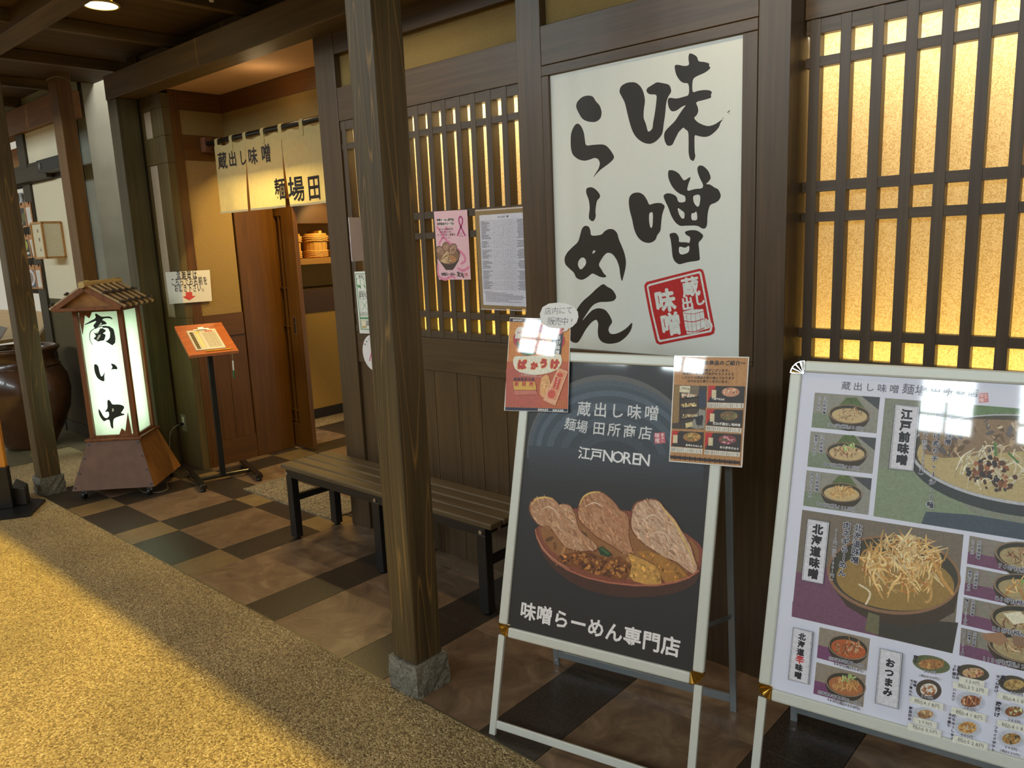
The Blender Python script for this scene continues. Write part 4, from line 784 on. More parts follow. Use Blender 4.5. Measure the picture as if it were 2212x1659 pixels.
Q = Print(FS); Q.z = (1420, 750, .16274); Q.scale_here(1530, 880)
Q.poly([(236, 125), (1205, 142), (1110, 1580), (168, 1505)], (196, 142, 88))
for i in range(30): x = 240+i*33; Q.line([(x, 130+i*.5), (x-28, 760), (x-66, 1500+i*2.3)], 4, random.choice([(184, 128, 76), (206, 154, 100), (176, 120, 70)]))
Q.poly([(252, 160), (332, 160), (328, 236), (248, 236)], (34, 28, 26)); [Q.poly([(x, y), (x+16, y), (x+15, y+15), (x-1, y+15)], (196, 142, 88)) for x in (268, 300) for y in (178, 206)]
Q.text('〜おすすめ商品のご紹介〜', (385, 205), (1140, 214), (40, 28, 22), .035, .95); Q.text('レジにて売り場がございます。', (390, 304), (965, 312), (52, 38, 30), .02, .95); Q.text('味噌らーめん専門店がオススメする', (360, 351), (1000, 360), (52, 38, 30), .02, .98); Q.text('こだわりの商品を取り揃えております', (345, 402), (1005, 412), (52, 38, 30), .02, .98); Q.text('ぜひお立ち寄りくださいませ。', (420, 451), (955, 460), (52, 38, 30), .02, .98)
ph = [(228, 500), (660, 515), (620, 1092), (196, 1080)]; Q.poly(ph, (70, 56, 46)); Q.poly([(232, 505), (300, 508), (285, 1000), (205, 1010)], (150, 118, 70)); Q.poly([(330, 505), (560, 512), (545, 640), (320, 620)], (120, 104, 84)); Q.poly([(300, 512), (440, 517), (430, 605), (295, 597)], (226, 218, 190)); Q.text('当店売り場', (335, 540), (415, 560), (60, 50, 40), .02, 1.1)
Q.poly([(560, 560), (655, 562), (650, 800), (548, 800)], (50, 58, 78)); Q.poly([(560, 820), (645, 840), (630, 1080), (520, 1085), (430, 1060)], (150, 146, 136)); Q.poly([(500, 930), (600, 900), (614, 925), (595, 1040), (520, 1030)], (40, 40, 44))
for z_, c in ((650, [(206, 150, 110), (232, 220, 200)]), (780, [(190, 150, 90), (226, 206, 150)]), (920, [(196, 160, 110), (150, 120, 80), (220, 206, 160)])): Q.poly([(305, z_+30), (550, z_+10), (548, z_+26), (305, z_+50)], (30, 26, 26)); Q.blobs([(315, z_-30), (530, z_-45), (535, z_+5), (320, z_+25)], c, 30, 10, 26, asp=1.3)
for x in (310, 360, 545): Q.line([(x, 650), (x+2, 1060)], 8, (26, 22, 24))
Q.poly([(372, 1010), (465, 990), (472, 1045), (382, 1075)], (220, 206, 150))
def prod(pts, cap, c1, st, a, b):
    Q.poly(pts, (48, 40, 40)); Q.poly([pts[0], tuple(Vector(pts[0]).lerp(Vector(pts[1]), .22)), tuple(Vector(pts[3]).lerp(Vector(pts[2]), .0))], (196, 40, 38)); cx = sum(p[0] for p in pts)/4; cy = sum(p[1] for p in pts)/4
    el = [(cx+60+120*math.cos(i*.4), cy-30+62*math.sin(i*.4)) for i in range(16)]; Q.poly(el, c1[0]); Q.blobs(el, c1, 40, 12, 30); Q.poly([(cx-190, cy-60), (cx-130, cy-58), (cx-134, cy+50), (cx-194, cy+46)], (222, 206, 170)); Q.poly(cap, (232, 226, 214)); Q.text(st, a, b, (238, 232, 226), .03, 1.0)
    (ca, cb, cc_, cd_) = [Vector(p) for p in cap]
    for i in range(3): p_ = ca.lerp(cd_, .25+.25*i); q_ = cb.lerp(cc_, .25+.25*i); Q.text('味噌の旨みがたっぷり詰まった一品', tuple(p_.lerp(q_, .04)), tuple(p_.lerp(q_, .94)), (90, 70, 70), .0, .85)
prod([(678, 512), (1165, 522), (1150, 742), (668, 730)], [(668, 735), (1150, 746), (1145, 810), (662, 800)], [(210, 150, 120), (236, 200, 170), (170, 96, 70)], '八幡屋味五郎', (740, 685), (880, 695)); prod([(658, 822), (1140, 836), (1125, 1072), (648, 1035)], [(648, 1042), (1122, 1078), (1115, 1138), (642, 1106)], [(120, 96, 60), (90, 130, 66), (160, 120, 80)], '焼ねぎ蔵出し地味噌', (760, 1012), (1085, 1036)); prod([(640, 1132), (1115, 1158), (1100, 1392), (632, 1355)], [(630, 1362), (1100, 1398), (1094, 1456), (624, 1420)], [(140, 60, 70), (206, 150, 160), (90, 110, 60)], 'ねり唐辛子みそ', (850, 1328), (1070, 1352)); prod([(202, 1108), (618, 1130), (606, 1345), (188, 1312)], [(186, 1322), (605, 1352), (600, 1418), (180, 1388)], [(170, 120, 60), (206, 160, 90), (96, 120, 60)], '旨辛みそめんま', (395, 1300), (585, 1318))
for i in range(14):
    x, y = 172+i*66, 1420+i*5.6; Q.poly([(x, y+4), (x+33, y+38), (x+66, y+10), (x+66, y+72), (x+33, y+38), (x, y+66)], (50, 30, 24)); Q.poly([(x+12, y+38), (x+33, y+12), (x+54, y+40), (x+33, y+64)], (50, 30, 24))
Q.build('print', gink, children_sheet(t))

# ---- big shop sign on the wall
FW = Frame((-1.852, 2.318, 1.080), (1, 0, 0), (0, 0, 1))
t = thing('shop_sign', 'large white upright wall sign with black brush writing and a red seal', 'sign', (-1.48, 2.318, 1.0805))
signpan = MB().box(-1.8515, -1.1095, 2.318, 2.345, 1.0805, 2.0675).build('sign_panel', plain('sign_white', (222, 227, 224), .5, noise=.01), t)
Q = Print(FW); Q.z = (1100, 50, .30136); BK = (40, 34, 27); SW = (222, 227, 224); Q.scale_here(1400, 400)
Z3 = [[(845, 425), (905, 422), (945, 455), (965, 500), (975, 555), (965, 620), (962, 680), (980, 720), (992, 775), (1005, 778), (1028, 755), (1030, 720), (1045, 640), (1055, 560), (1058, 510), (1005, 512), (982, 490), (988, 465), (1030, 440), (1058, 422), (1100, 430), (1150, 440), (1165, 490), (1140, 525), (1125, 570), (1118, 660), (1108, 720), (1100, 790), (1080, 820), (1050, 850), (1010, 868), (960, 858), (915, 825), (885, 780), (865, 720), (845, 640), (830, 570), (800, 515), (788, 490), (800, 450)],
 [(1290, 215), (1315, 220), (1348, 240), (1355, 275), (1400, 278), (1438, 290), (1430, 305), (1446, 322), (1405, 355), (1340, 382), (1318, 400), (1312, 440), (1314, 500), (1350, 485), (1400, 478), (1440, 482), (1455, 495), (1445, 515), (1450, 535), (1400, 550), (1335, 565), (1352, 600), (1357, 630), (1345, 660), (1322, 680), (1350, 710), (1385, 728), (1425, 740), (1470, 728), (1505, 705), (1537, 684), (1515, 712), (1505, 745), (1480, 775), (1440, 808), (1400, 818), (1350, 808), (1328, 800), (1328, 870), (1330, 930), (1336, 955), (1322, 990), (1310, 985), (1295, 975), (1285, 930), (1286, 860), (1285, 775), (1260, 760), (1250, 745), (1215, 780), (1205, 800), (1185, 840), (1170, 875), (1135, 882), (1115, 850), (1108, 800), (1120, 770), (1160, 730), (1190, 700), (1215, 660), (1245, 615), (1270, 585), (1235, 600), (1200, 628), (1165, 635), (1145, 610), (1135, 570), (1140, 532), (1200, 542), (1250, 528), (1290, 517), (1288, 430), (1250, 430), (1225, 415), (1195, 370), (1182, 300), (1215, 298), (1250, 308), (1292, 303), (1283, 250)],
 [(555, 518), (600, 522), (620, 560), (650, 590), (665, 640), (655, 685), (620, 710), (570, 708), (525, 690), (495, 640), (478, 600), (485, 565), (520, 530)],
 [(490, 716), (515, 735), (535, 780), (542, 830), (548, 880), (600, 872), (670, 868), (700, 880), (730, 915), (757, 962), (730, 995), (690, 1025), (655, 1050), (630, 1075), (597, 1113), (620, 1075), (640, 1045), (652, 1005), (638, 972), (610, 965), (580, 978), (540, 988), (495, 978), (455, 945), (442, 900), (440, 850), (442, 790), (465, 735)],
 [(560, 1180), (590, 1174), (620, 1190), (650, 1225), (652, 1250), (630, 1270), (622, 1310), (618, 1350), (622, 1385), (610, 1415), (595, 1422), (572, 1405), (570, 1380), (578, 1330), (572, 1270), (550, 1215), (552, 1190)],
 [(885, 1218), (930, 1212), (965, 1230), (990, 1270), (1003, 1305), (1040, 1290), (1090, 1288), (1118, 1310), (1105, 1345), (1095, 1380), (1088, 1450), (1085, 1490), (1060, 1520), (1050, 1555), (1010, 1578), (960, 1570), (920, 1535), (895, 1480), (880, 1400), (865, 1350), (856, 1290), (860, 1245)],
 [(1145, 1052), (1180, 1055), (1215, 1075), (1235, 1105), (1253, 1132), (1298, 1100), (1300, 1115), (1285, 1150), (1272, 1207), (1330, 1188), (1385, 1185), (1392, 1160), (1365, 1110), (1348, 1060), (1350, 1030), (1368, 1018), (1395, 1025), (1430, 1060), (1448, 1112), (1425, 1140), (1408, 1155), (1440, 1155), (1470, 1178), (1500, 1190), (1520, 1235), (1505, 1270), (1475, 1290), (1440, 1300), (1425, 1350), (1420, 1400), (1420, 1440), (1410, 1470), (1385, 1475), (1350, 1450), (1260, 1452), (1225, 1455), (1190, 1430), (1160, 1380), (1140, 1320), (1115, 1270), (1103, 1235), (1130, 1218), (1165, 1222), (1200, 1240), (1212, 1285), (1250, 1285), (1265, 1275), (1262, 1240), (1240, 1230), (1225, 1225), (1190, 1200), (1160, 1160), (1140, 1110), (1138, 1070)]]
H3 = [[(1318, 1235), (1372, 1226), (1366, 1300), (1352, 1320), (1330, 1298), (1320, 1275)], [(1205, 1320), (1240, 1345), (1258, 1360), (1255, 1402), (1235, 1400), (1215, 1365)], [(1305, 1362), (1328, 1362), (1342, 1345), (1350, 1395), (1342, 1415), (1305, 1412)], [(1003, 1360), (1030, 1352), (1030, 1420), (1025, 1465), (1012, 1468), (1002, 1420)], [(1562, 640), (1584, 620), (1581, 632), (1565, 645)]]
def part_print(name, polys, holes=(), z=None):
    q = Print(FW); q.z = z
    for p in polys: q.poly(ck(p, 2), BK, 0)
    q.layer(2)
    for p in holes: q.poly(ck(p, 2), SW, 0)
    return q.build(name, ink, signpan)
zA, zB = (1100, 50, .30136), (1100, 500, .30136)
part_print('character', Z3[:2], (), zA)
for p in Z3[2:3]: part_print('character', Z3[2:4], (), zA)
part_print('character', Z3[4:5], (), zA); Q.layer(2)
part_print('ink_splash', [H3[4], [(1528, 682), (1535, 674), (1537, 684)], [(1568, 652), (1580, 640), (1578, 648)]], (), zA)['kind'] = 'stuff'
Q.z = (1100, 500, .30136)
Z4 = [[(1145, 15), (1190, 7), (1210, 27), (1218, 52), (1215, 77), (1270, 77), (1293, 85), (1300, 40), (1268, 25), (1255, 2), (1300, -11), (1350, -8), (1395, 27), (1380, 57), (1355, 80), (1362, 130), (1365, 175), (1368, 205), (1340, 212), (1290, 218), (1250, 228), (1218, 238), (1185, 215), (1170, 180), (1165, 120), (1158, 60)],
 [(540, -42), (570, -38), (582, -10), (585, 30), (625, 30), (665, 22), (680, 0), (715, -20), (750, -15), (775, 10), (785, 55), (805, 100), (825, 150), (838, 210), (835, 260), (820, 320), (808, 365), (795, 310), (790, 255), (770, 200), (740, 160), (705, 150), (680, 170), (655, 210), (640, 240), (660, 270), (680, 305), (698, 318), (690, 330), (655, 328), (620, 310), (595, 298), (560, 330), (520, 350), (480, 335), (465, 295), (430, 265), (400, 235), (395, 190), (415, 150), (455, 110), (495, 75), (510, 20), (520, -20)],
 [(675, 372), (700, 395), (740, 415), (768, 460), (765, 482), (745, 500), (700, 505), (650, 505), (610, 520), (585, 545), (560, 582), (515, 650), (575, 582), (600, 560), (640, 548), (690, 560), (720, 600), (742, 650), (718, 680), (710, 708), (725, 735), (760, 735), (800, 720), (845, 690), (885, 645), (878, 700), (845, 750), (790, 795), (720, 808), (665, 795), (638, 760), (634, 710), (640, 660), (625, 628), (590, 650), (550, 700), (520, 755), (490, 803), (440, 790), (425, 740), (440, 690), (465, 620), (485, 555), (525, 500), (580, 455), (625, 410)]]
H4 = ([(1216, 104), (1262, 120), (1292, 96), (1290, 150), (1240, 168), (1217, 156)], [(525, 182), (550, 200), (552, 235), (520, 272), (505, 270), (490, 235), (500, 205)], [(605, 133), (622, 140), (600, 162), (596, 152)])
up_ = lambda P_: [(x, y-1493.2) for x, y in P_]
part_print('character', [up_(Z3[5]), up_(Z3[6]), Z4[0]], [up_(h) for h in H3[:4]]+[H4[0]], zB); part_print('character', [Z4[1]], H4[1:], zB); part_print('character', [Z4[2]], (), zB)
RD = (190, 34, 36)
Q.poly([(968, 385), (985, 362), (1180, 312), (1365, 266), (1388, 275), (1400, 310), (1440, 520), (1475, 700), (1468, 732), (1440, 745), (1240, 780), (1080, 812), (1055, 800), (1045, 770), (1000, 570), (972, 420)], RD)
Q.poly([(986, 392), (1000, 378), (1190, 328), (1366, 284), (1378, 296), (1420, 520), (1455, 698), (1448, 720), (1240, 762), (1078, 794), (1066, 780), (1018, 570), (990, 420)], SW); Q.poly([(998, 398), (1010, 390), (1190, 342), (1360, 300), (1366, 310), (1408, 520), (1441, 696), (1434, 708), (1240, 748), (1086, 778), (1078, 770), (1030, 570), (1002, 420)], RD)
Q.layer()
def rchar(ch, x, y, k, rot, col, b, w=1.0):
    r = math.radians(rot); ud = Vector((math.cos(r), math.sin(r))); Q.put(ch, Vector(Q.P(x, y)), ud, Vector((-ud.y, ud.x)), k, b, col, w)
rchar('蔵', 1300, 400, .066, 10, SW, .035); rchar('出', 1278, 518, .046, 10, SW, .04); rchar('し', 1365, 490, .040, 10, SW, .05); rchar('味', 1118, 500, .080, 10, SW, .045); rchar('噌', 1160, 668, .080, 10, SW, .038)
Q.poly([(1245, 575), (1300, 560), (1390, 556), (1398, 600), (1405, 700), (1330, 728), (1275, 735), (1262, 690)], SW); Q.poly([(1405, 620), (1452, 655), (1460, 685), (1400, 705)], SW)
for a, b in (((1268, 590), (1290, 728)), ((1300, 588), (1315, 725)), ((1335, 584), (1345, 720)), ((1365, 578), (1375, 712))): Q.line([a, b], 3, RD)
Q.line([(1255, 640), (1320, 648), (1395, 625)], 6, RD); Q.line([(1265, 715), (1330, 718), (1400, 690)], 6, RD); Q.line([(1250, 583), (1310, 592), (1390, 572)], 4, RD); Q.line([(1412, 640), (1445, 690)], 3, RD); Q.line([(1408, 665), (1430, 698)], 3, RD)
Q.build('seal', ink, signpan)
# ---- bench
bw = wood('bench_slat_wood', (80, 64, 42), (104, 86, 58), 'x', rough=.5, grain=30, stretch=18)
t = thing('bench', 'long backless bench with brown slats and black steel legs, behind the timber post', 'bench', (-2.77, 2.22, 0))
y = 2.072
for i in range(4):
    m = MB(); m.box(-3.52, -2.02, y, y+.069, .374, .400); m.build('seat_slat', bw, t, bev=.006); y += .0765
for xx in (-3.452, -2.745, -2.078):
    for yy in (2.092, 2.342): B(t, 'leg', black, xx-.025, xx+.025, yy-.02, yy+.02, .012, .345, .003); MB().lathe((xx, yy, 0), [(0, 0), (.016, 0), (.016, .013), (0, .013)], 12).build('foot', black, t)
    B(t, 'cross_bar', black, xx-.012, xx+.012, 2.112, 2.322, .205, .238, .002); B(t, 'seat_bearer', black, xx-.022, xx+.022, 2.080, 2.362, .345, .374, .002)
for yy in (2.080, 2.352): B(t, 'side_rail', black, -3.475, -2.055, yy-.006, yy+.008, .338, .374, .001)
for xx in (-3.465, -2.745, -2.078):
    MB().tube([(xx, 2.075, .356), (xx, 2.069, .356)], .0085, 12).build('bolt', chrome, t)
MB().tube([(-2.052, 2.15, .356), (-2.047, 2.15, .356)], .0085, 12).build('bolt', chrome, t)
# ---- door mat
m = MB(); n = 60; mx0, mx1, my0, my1 = -4.462, -3.54, 2.36, 2.645; rnd = random.Random(4)
ny = 20; V = [(mx0+(mx1-mx0)*i/n, my0+(my1-my0)*j/ny, .008+rnd.random()*.005*(0 < i < n and 0 < j < ny)) for j in range(ny+1) for i in range(n+1)]
m.add(V, [(j*(n+1)+i, j*(n+1)+i+1, (j+1)*(n+1)+i+1, (j+1)*(n+1)+i) for j in range(ny) for i in range(n)]); m.box(mx0-.006, mx1+.006, my0-.006, my1+.006, 0, .006)
t = m.build('door_mat', speckle('mat_pile', [(70, 62, 50), (120, 108, 88), (150, 136, 112), (92, 82, 66)], 140, .95, .9, .004)); tag(t, 'grey flecked door mat on the tiles in front of the doorway, beside the bench', 'mat')
# ---- reception stand with clipboard
t = thing('reception_stand', 'slim black stand with tilted reddish wood top, in front of the doorway side wall', 'stand', (-4.72, 2.385, 0))
A_, B_ = Vector((.264, .964, 0)).normalized(), Vector((-.964, .264, 0)).normalized(); c0 = Vector((-4.715, 2.372, 0))
fr = c0-A_*.012-B_*.139+Vector((0, 0, .873)); bk = c0-A_*.012+B_*.258+Vector((0, 0, 1.024)); Vd = (bk-fr).normalized(); FB_ = Frame(fr, A_, Vd); LB = (bk-fr).length
MB().fbox(FB_, -.147, .147, 0, LB, -.018, 0).build('top_board', wood('cherry_top', (176, 92, 46), (196, 108, 56), 'y', rough=.35, grain=40, stretch=20, bump=.03), t, bev=.001)
MB().fbox(FB_, -.148, .148, -.004, .0, -.017, .002).build('front_ledge', plain('cherry_edge', (206, 130, 84), .4), t)
pc = c0+B_*.07
MB().bar(pc+Vector((0, 0, .03)), pc+Vector((0, 0, .93)), .032, .032, side=A_).build('pole', black, t, bev=.002)
cb = plain('base_chrome', (92, 88, 80), .18, metal=.9)
MB().tube([c0-A_*.16+B_*.07+Vector((0, 0, .032)), c0+A_*.18+B_*.07+Vector((0, 0, .032))], .014, 14).build('base_bar', cb, t)
for s_ in (-.165, .185):
    q = c0+A_*s_+B_*.05; MB().bar(q-B_*.19+Vector((0, 0, .034)), q+B_*.26+Vector((0, 0, .034)), .045, .030, side=(0, 0, 1)).build('base_foot', plain('gloss_black', (22, 18, 14), .2, coat=.6), t, bev=.008)
    for e_ in (-.165, .235): MB().lathe(tuple(q+B_*e_), [(0, 0), (.017, 0), (.017, .019), (0, .019)], 14).build('floor_pad', black, t)
o = FB_.at(0, .18, .001)
tc = thing('clipboard', 'clipboard with a printed waiting list lying on the stand top', 'clipboard', o)
MB().fbox(FB_, -.095, .085, .048, .335, .0008, .0038).build('board', plain('clipboard_back', (206, 196, 176), .5), tc, bev=.001)
MB().fbox(FB_, -.088, .080, .053, .322, .0042, .0062).build('paper', plain('list_paper', (236, 226, 206), .7, noise=.01), tc)
Q = Print(FB_.off(.0064)); Q.scale_here(450, 730)
Q.uv([(-.083, .06), (-.062, .06), (-.062, .30), (-.083, .30)], (52, 46, 42)); Q.layer()
for i in range(8): Q.uv([(-.080, .07+i*.028), (-.066, .07+i*.028), (-.066, .084+i*.028), (-.080, .084+i*.028)], (150, 130, 60))
Q.uv([(-.052, .285), (-.02, .285), (-.02, .305), (-.052, .305)], (226, 210, 90)); Q.uv([(.01, .288), (.06, .288), (.06, .306), (.01, .306)], (216, 110, 100)); Q.uv([(-.052, .07), (-.03, .07), (-.03, .28), (-.052, .28)], (238, 230, 160)); Q.uv([(-.005, .07), (.068, .07), (.068, .282), (-.005, .282)], (206, 196, 170)); Q.layer()
for i in range(16): Q.uv([(-.055, .07+i*.0135), (.07, .07+i*.0135), (.07, .071+i*.0135), (-.055, .071+i*.0135)], (150, 140, 120))
for u in (-.056, -.029, -.006, .032, .05, .069): Q.uv([(u, .065), (u+.0012, .065), (u+.0012, .31), (u, .31)], (110, 100, 90))
pp = [c for c in tc.children if c.name.startswith('paper')][0]; Q.build('list_print', ink, pp)
m = MB(); m.fbox(FB_, -.05, .045, .318, .336, .0045, .010); m.tube([FB_.at(-.035, .312, .012), FB_.at(.03, .312, .012)], .003, 8); m.fbox(FB_, -.02, .015, .322, .352, .008, .012); m.build('clip', chrome, tc)
t = thing('pencil', 'yellow pencil lying along the front edge of the stand top', 'pencil', FB_.at(0, .02, .004)); MB().tube([FB_.at(-.045, .024, .0045), FB_.at(.105, .026, .0045)], .0036, 6).build('barrel', plain('pencil_yellow', (232, 190, 50), .4), t); MB().tube([FB_.at(.105, .026, .0045), FB_.at(.118, .0262, .0045)], [.0036, .0006], 6).build('tip', plain('pencil_tip', (210, 170, 120), .6), t)
q = FB_.at(.105, -.008, -.01); t = thing('ballpoint_pen', 'green and white pen hanging on a string below the stand top', 'pen', q)
MB().tube([q, q+Vector((0, 0, -.05))], .0006, 5).build('string', plain('string_white', (200, 196, 180), .8), t); MB().tube([q+Vector((0, 0, -.05)), q+Vector((-.004, 0, -.11))], .0045, 8).build('barrel', plain('pen_white', (226, 230, 226), .3), t); MB().tube([q+Vector((-.004, 0, -.11)), q+Vector((-.008, 0, -.155)), q+Vector((-.009, 0, -.168))], [.005, .005, .001], 8).build('grip', plain('pen_green', (52, 120, 84), .4), t)
# ---- notice by the doorway, folded round the wall corner
FN0 = Frame((0, YL-.002, 0), (1, 0, 0), (0, 0, 1)); XC = XS+.014
def fold(P):
    return P if P.x <= XC else CAM+(P-CAM)*((XC-CAM.x)/(P.x-CAM.x))
cr = [(357, 588), (453, 583), (458, 650), (366, 657)]; n4 = [FN0.at(*FN0.px(*q)) for q in cr]
def cut(a, b): f = (XC-a.x)/(b.x-a.x); return a.lerp(b, f)
tc_, bc_ = cut(n4[0], n4[1]), cut(n4[3], n4[2])
t = thing('paper_notice', 'white laminated notice with a red arrow pointing down, above the reception stand', 'notice', bc_)
MB().add([n4[0], tc_, bc_, n4[3], fold(n4[1]), fold(n4[2])], [(0, 3, 2, 1), (1, 2, 5, 4)]).build('sheet', plain('notice_paper', (232, 226, 214), .35, coat=1, noise=.01), t)
class FoldPrint(Print):
    def raw(s, pts, faces, col):
        k = len(s.v)
        for u, v in pts:
            q = fold(s.F.at(u, v)); s.v.append(q+(Vector((0, -s.n*2, 0)) if q.x < XC-1e-6 else Vector((s.n*2, -s.n*2, 0))))
        for f in faces: s.f.append([i+k for i in f]); s.c.append(lin(col))
Q = FoldPrint(FN0); Q.n = .0006; Q.z = (0, 400, .2532); Q.scale_here(400, 620)
Q.text('混雑時は', (1525, 772), (1662, 768), (34, 28, 26), .012, .85); Q.text('こちらでお名前を', (1476, 827), (1752, 815), (34, 28, 26), .008, .9); Q.text('お書き下さい。', (1505, 880), (1742, 875), (34, 28, 26), .008, .9)
Q.poly([(1586, 912), (1640, 911), (1642, 944), (1672, 944), (1618, 982), (1558, 952), (1588, 947)], (206, 60, 44)); Q.build('print', gink, t.children[0])
# ---- lantern sign
la, lb_ = Vector((.70, .714, 0)).normalized(), Vector((-.714, .70, 0)).normalized(); lc = Vector((-5.173, 1.953, 0))
def lp(a, b, z): return lc+la*a+lb_*b+Vector((0, 0, z))
t = thing('lantern_sign', 'tall wooden floor lantern with glowing white panels and a little bamboo roof, on casters', 'lantern', lc)
bd = plain('lantern_base_panel', (108, 78, 62), .65, noise=.16, nscale=14, bump=.5); bs = wood('lantern_side_wood', (134, 88, 40), (168, 116, 56), 'z', rough=.4, grain=18, stretch=7)
ow = wood('lantern_wood', (100, 56, 26), (130, 78, 38), 'z', rough=.45, grain=36, stretch=16); owd = wood('lantern_dark_wood', (84, 50, 30), (112, 70, 42), 'x', rough=.5, grain=30, stretch=12)
r0, r1_, z0_, z1_ = .250, .158, .062, .352
bot = [lp(-r0, -r0, z0_), lp(r0, -r0, z0_), lp(r0, r0*.86, z0_), lp(-r0, r0*.86, z0_)]; topp = [lp(-r1_, -r1_, z1_), lp(r1_, -r1_, z1_), lp(r1_, r1_*.86, z1_), lp(-r1_, r1_*.86, z1_)]
m = MB(); m.hexa(bot, topp); m.build('base_box', bs, t)
nf = (topp[0]-bot[0]).cross(bot[1]-bot[0]).normalized(); nf = nf if nf.dot(-lb_) > 0 else -nf
m = MB(); m.hexa([bot[0], bot[1], topp[1], topp[0]], [v+nf*.006 for v in (bot[0], bot[1], topp[1], topp[0])]); m.build('front_panel', bd, t)
for (e0, e1) in ((bot[0], topp[0]), (bot[1], topp[1])):
    for f_ in (.06, .35, .65, .93):
        p_ = e0.lerp(e1, f_)+(topp[0]-topp[1]).normalized()*(-.014 if e0 is bot[0] else .014)+nf*.006; MB().tube([p_, p_+nf*.004], .0065, 8).build('nail', black, t)
m = MB(); zz = Vector((0, 0, .012)); m.hexa([lp(-.172, -.172, z1_), lp(.172, -.172, z1_), lp(.172, .150, z1_), lp(-.172, .150, z1_)], [lp(-.172, -.172, z1_+.014), lp(.172, -.172, z1_+.014), lp(.172, .150, z1_+.014), lp(-.172, .150, z1_+.014)]); m.build('base_cap', ow, t, bev=.002)
for a, b in ((-.2, -.21), (.2, -.21), (.2, .17), (-.2, .17)):
    cst = MB().lathe(tuple(lp(a, b, .045)), [(0, 0), (.012, 0), (.012, .02), (0, .02)], 12).build('caster', alumg, t); c_ = lp(a, b, .024)
    MB().tube([c_-la*.008, c_+la*.008], .024, 16).build('wheel', black, cst); MB().box(c_.x-.012, c_.x+.012, c_.y-.012, c_.y+.012, .03, .05).build('fork', alumg, cst)
zb, zt = z1_+.014, 1.185; PW = .030; rp = .133
for a, b in ((-rp, -rp), (rp, -rp), (rp, rp*.86), (-rp, rp*.86)): MB().bar(lp(a, b, zb), lp(a, b, zt), PW, PW, side=la).build('corner_post', ow, t, bev=.002)
for (p_, q_) in (((-rp, -rp), (rp, -rp)), ((rp, -rp), (rp, rp*.86)), ((rp, rp*.86), (-rp, rp*.86)), ((-rp, rp*.86), (-rp, -rp))): 
    MB().bar(lp(*p_, zt-.014), lp(*q_, zt-.014), .022, .026, side=(0, 0, 1)).build('top_rail', owd, t, bev=.002); MB().bar(lp(*p_, zb+.008), lp(*q_, zb+.008), .022, .016, side=(0, 0, 1)).build('bottom_rail', ow, t, bev=.001)
glow = washi('lantern_paper', (226, 236, 214), (236, 242, 226))
FL = Frame(lp(-rp, -rp+.004, 0), la, (0, 0, 1)); 
pf = MB().add([lp(-rp+.014, -rp+.006, zb+.01), lp(rp-.014, -rp+.006, zb+.01), lp(rp-.014, -rp+.006, zt-.02), lp(-rp+.014, -rp+.006, zt-.02)], [(0, 1, 2, 3)]).build('front_screen', glow, t)
MB().add([lp(rp-.004, -rp+.014, zb+.01), lp(rp-.004, rp*.86-.014, zb+.01), lp(rp-.004, rp*.86-.014, zt-.02), lp(rp-.004, -rp+.014, zt-.02)], [(0, 1, 2, 3)]).build('side_screen', glow, t)
MB().add([lp(-rp+.004, -rp+.014, zb+.01), lp(-rp+.004, rp*.86-.014, zb+.01), lp(-rp+.004, rp*.86-.014, zt-.02), lp(-rp+.004, -rp+.014, zt-.02)], [(0, 1, 2, 3)]).build('side_screen', glow, t)
MB().add([lp(-rp+.014, rp*.86-.004, zb+.01), lp(rp-.014, rp*.86-.004, zb+.01), lp(rp-.014, rp*.86-.004, zt-.02), lp(-rp+.014, rp*.86-.004, zt-.02)], [(0, 1, 2, 3)]).build('back_screen', glow, t)
tb = MB().tube([lp(0, -.01, zb+.04), lp(0, -.01, zt-.10)], .013, 12).build('lamp_tube', plain('lamp_tube_glow', (214, 246, 226), .5, emit=26, noise=.0), t)
# chipped wooden corners over the screens
def LQ(z):
    q = Print(FL.off(.0015)); q.z = z; q.scale_here(210, 800); return q
Q = LQ((100, 580, .12054))
Fw = FL.off(.003)
def chip(pts, z, n='corner_chip'):
    P_ = [Fw.px(z[0]+x*z[2], z[1]+y*z[2]) for x, y in pts]; MB().prism(Fw, P_, 0, .006).build(n, ow, t)
chip([(590, 745), (835, 742), (775, 890), (695, 830), (655, 1180), (600, 900)], (100, 580, .12054)); chip([(1092, 440), (1130, 640), (1015, 640), (1040, 572), (1072, 600)], (0, 780, .2532))
BKL = (30, 40, 34)
Q.poly(ck([(885, 808), (905, 812), (960, 850), (1005, 868), (1100, 856), (1150, 862), (1190, 898), (1180, 912), (1130, 890), (1070, 888), (1015, 903), (1000, 925), (1050, 945), (1088, 985), (1070, 1000), (1020, 1005), (985, 1015), (955, 1040), (910, 1062), (885, 1090), (860, 1060), (838, 1020), (870, 985), (900, 945), (880, 940), (820, 965), (700, 1012), (683, 1000), (720, 985), (800, 935), (870, 900), (890, 870), (870, 825)], 2), BKL)
Q.line([(832, 1368), (800, 1320), (780, 1260), (778, 1190), (795, 1130), (850, 1085), (930, 1052), (1010, 1035), (1080, 1032)], 16, BKL, taper=.5); Q.poly([(1060, 1030), (1130, 1035), (1200, 1080), (1218, 1130), (1240, 1250), (1235, 1330), (1185, 1378), (1130, 1345), (1055, 1300), (1100, 1288), (1140, 1240), (1145, 1150), (1112, 1075), (1068, 1062), (1020, 1066), (1000, 1045)], BKL)
Q.poly([(1010, 1068), (1070, 1108), (1050, 1140), (1015, 1162), (1062, 1185), (1060, 1220), (1035, 1288), (960, 1300), (930, 1310), (900, 1290), (845, 1255), (892, 1212), (850, 1150), (900, 1160), (940, 1130), (960, 1080)], BKL); Q.layer(2)
GLC = (226, 242, 220)
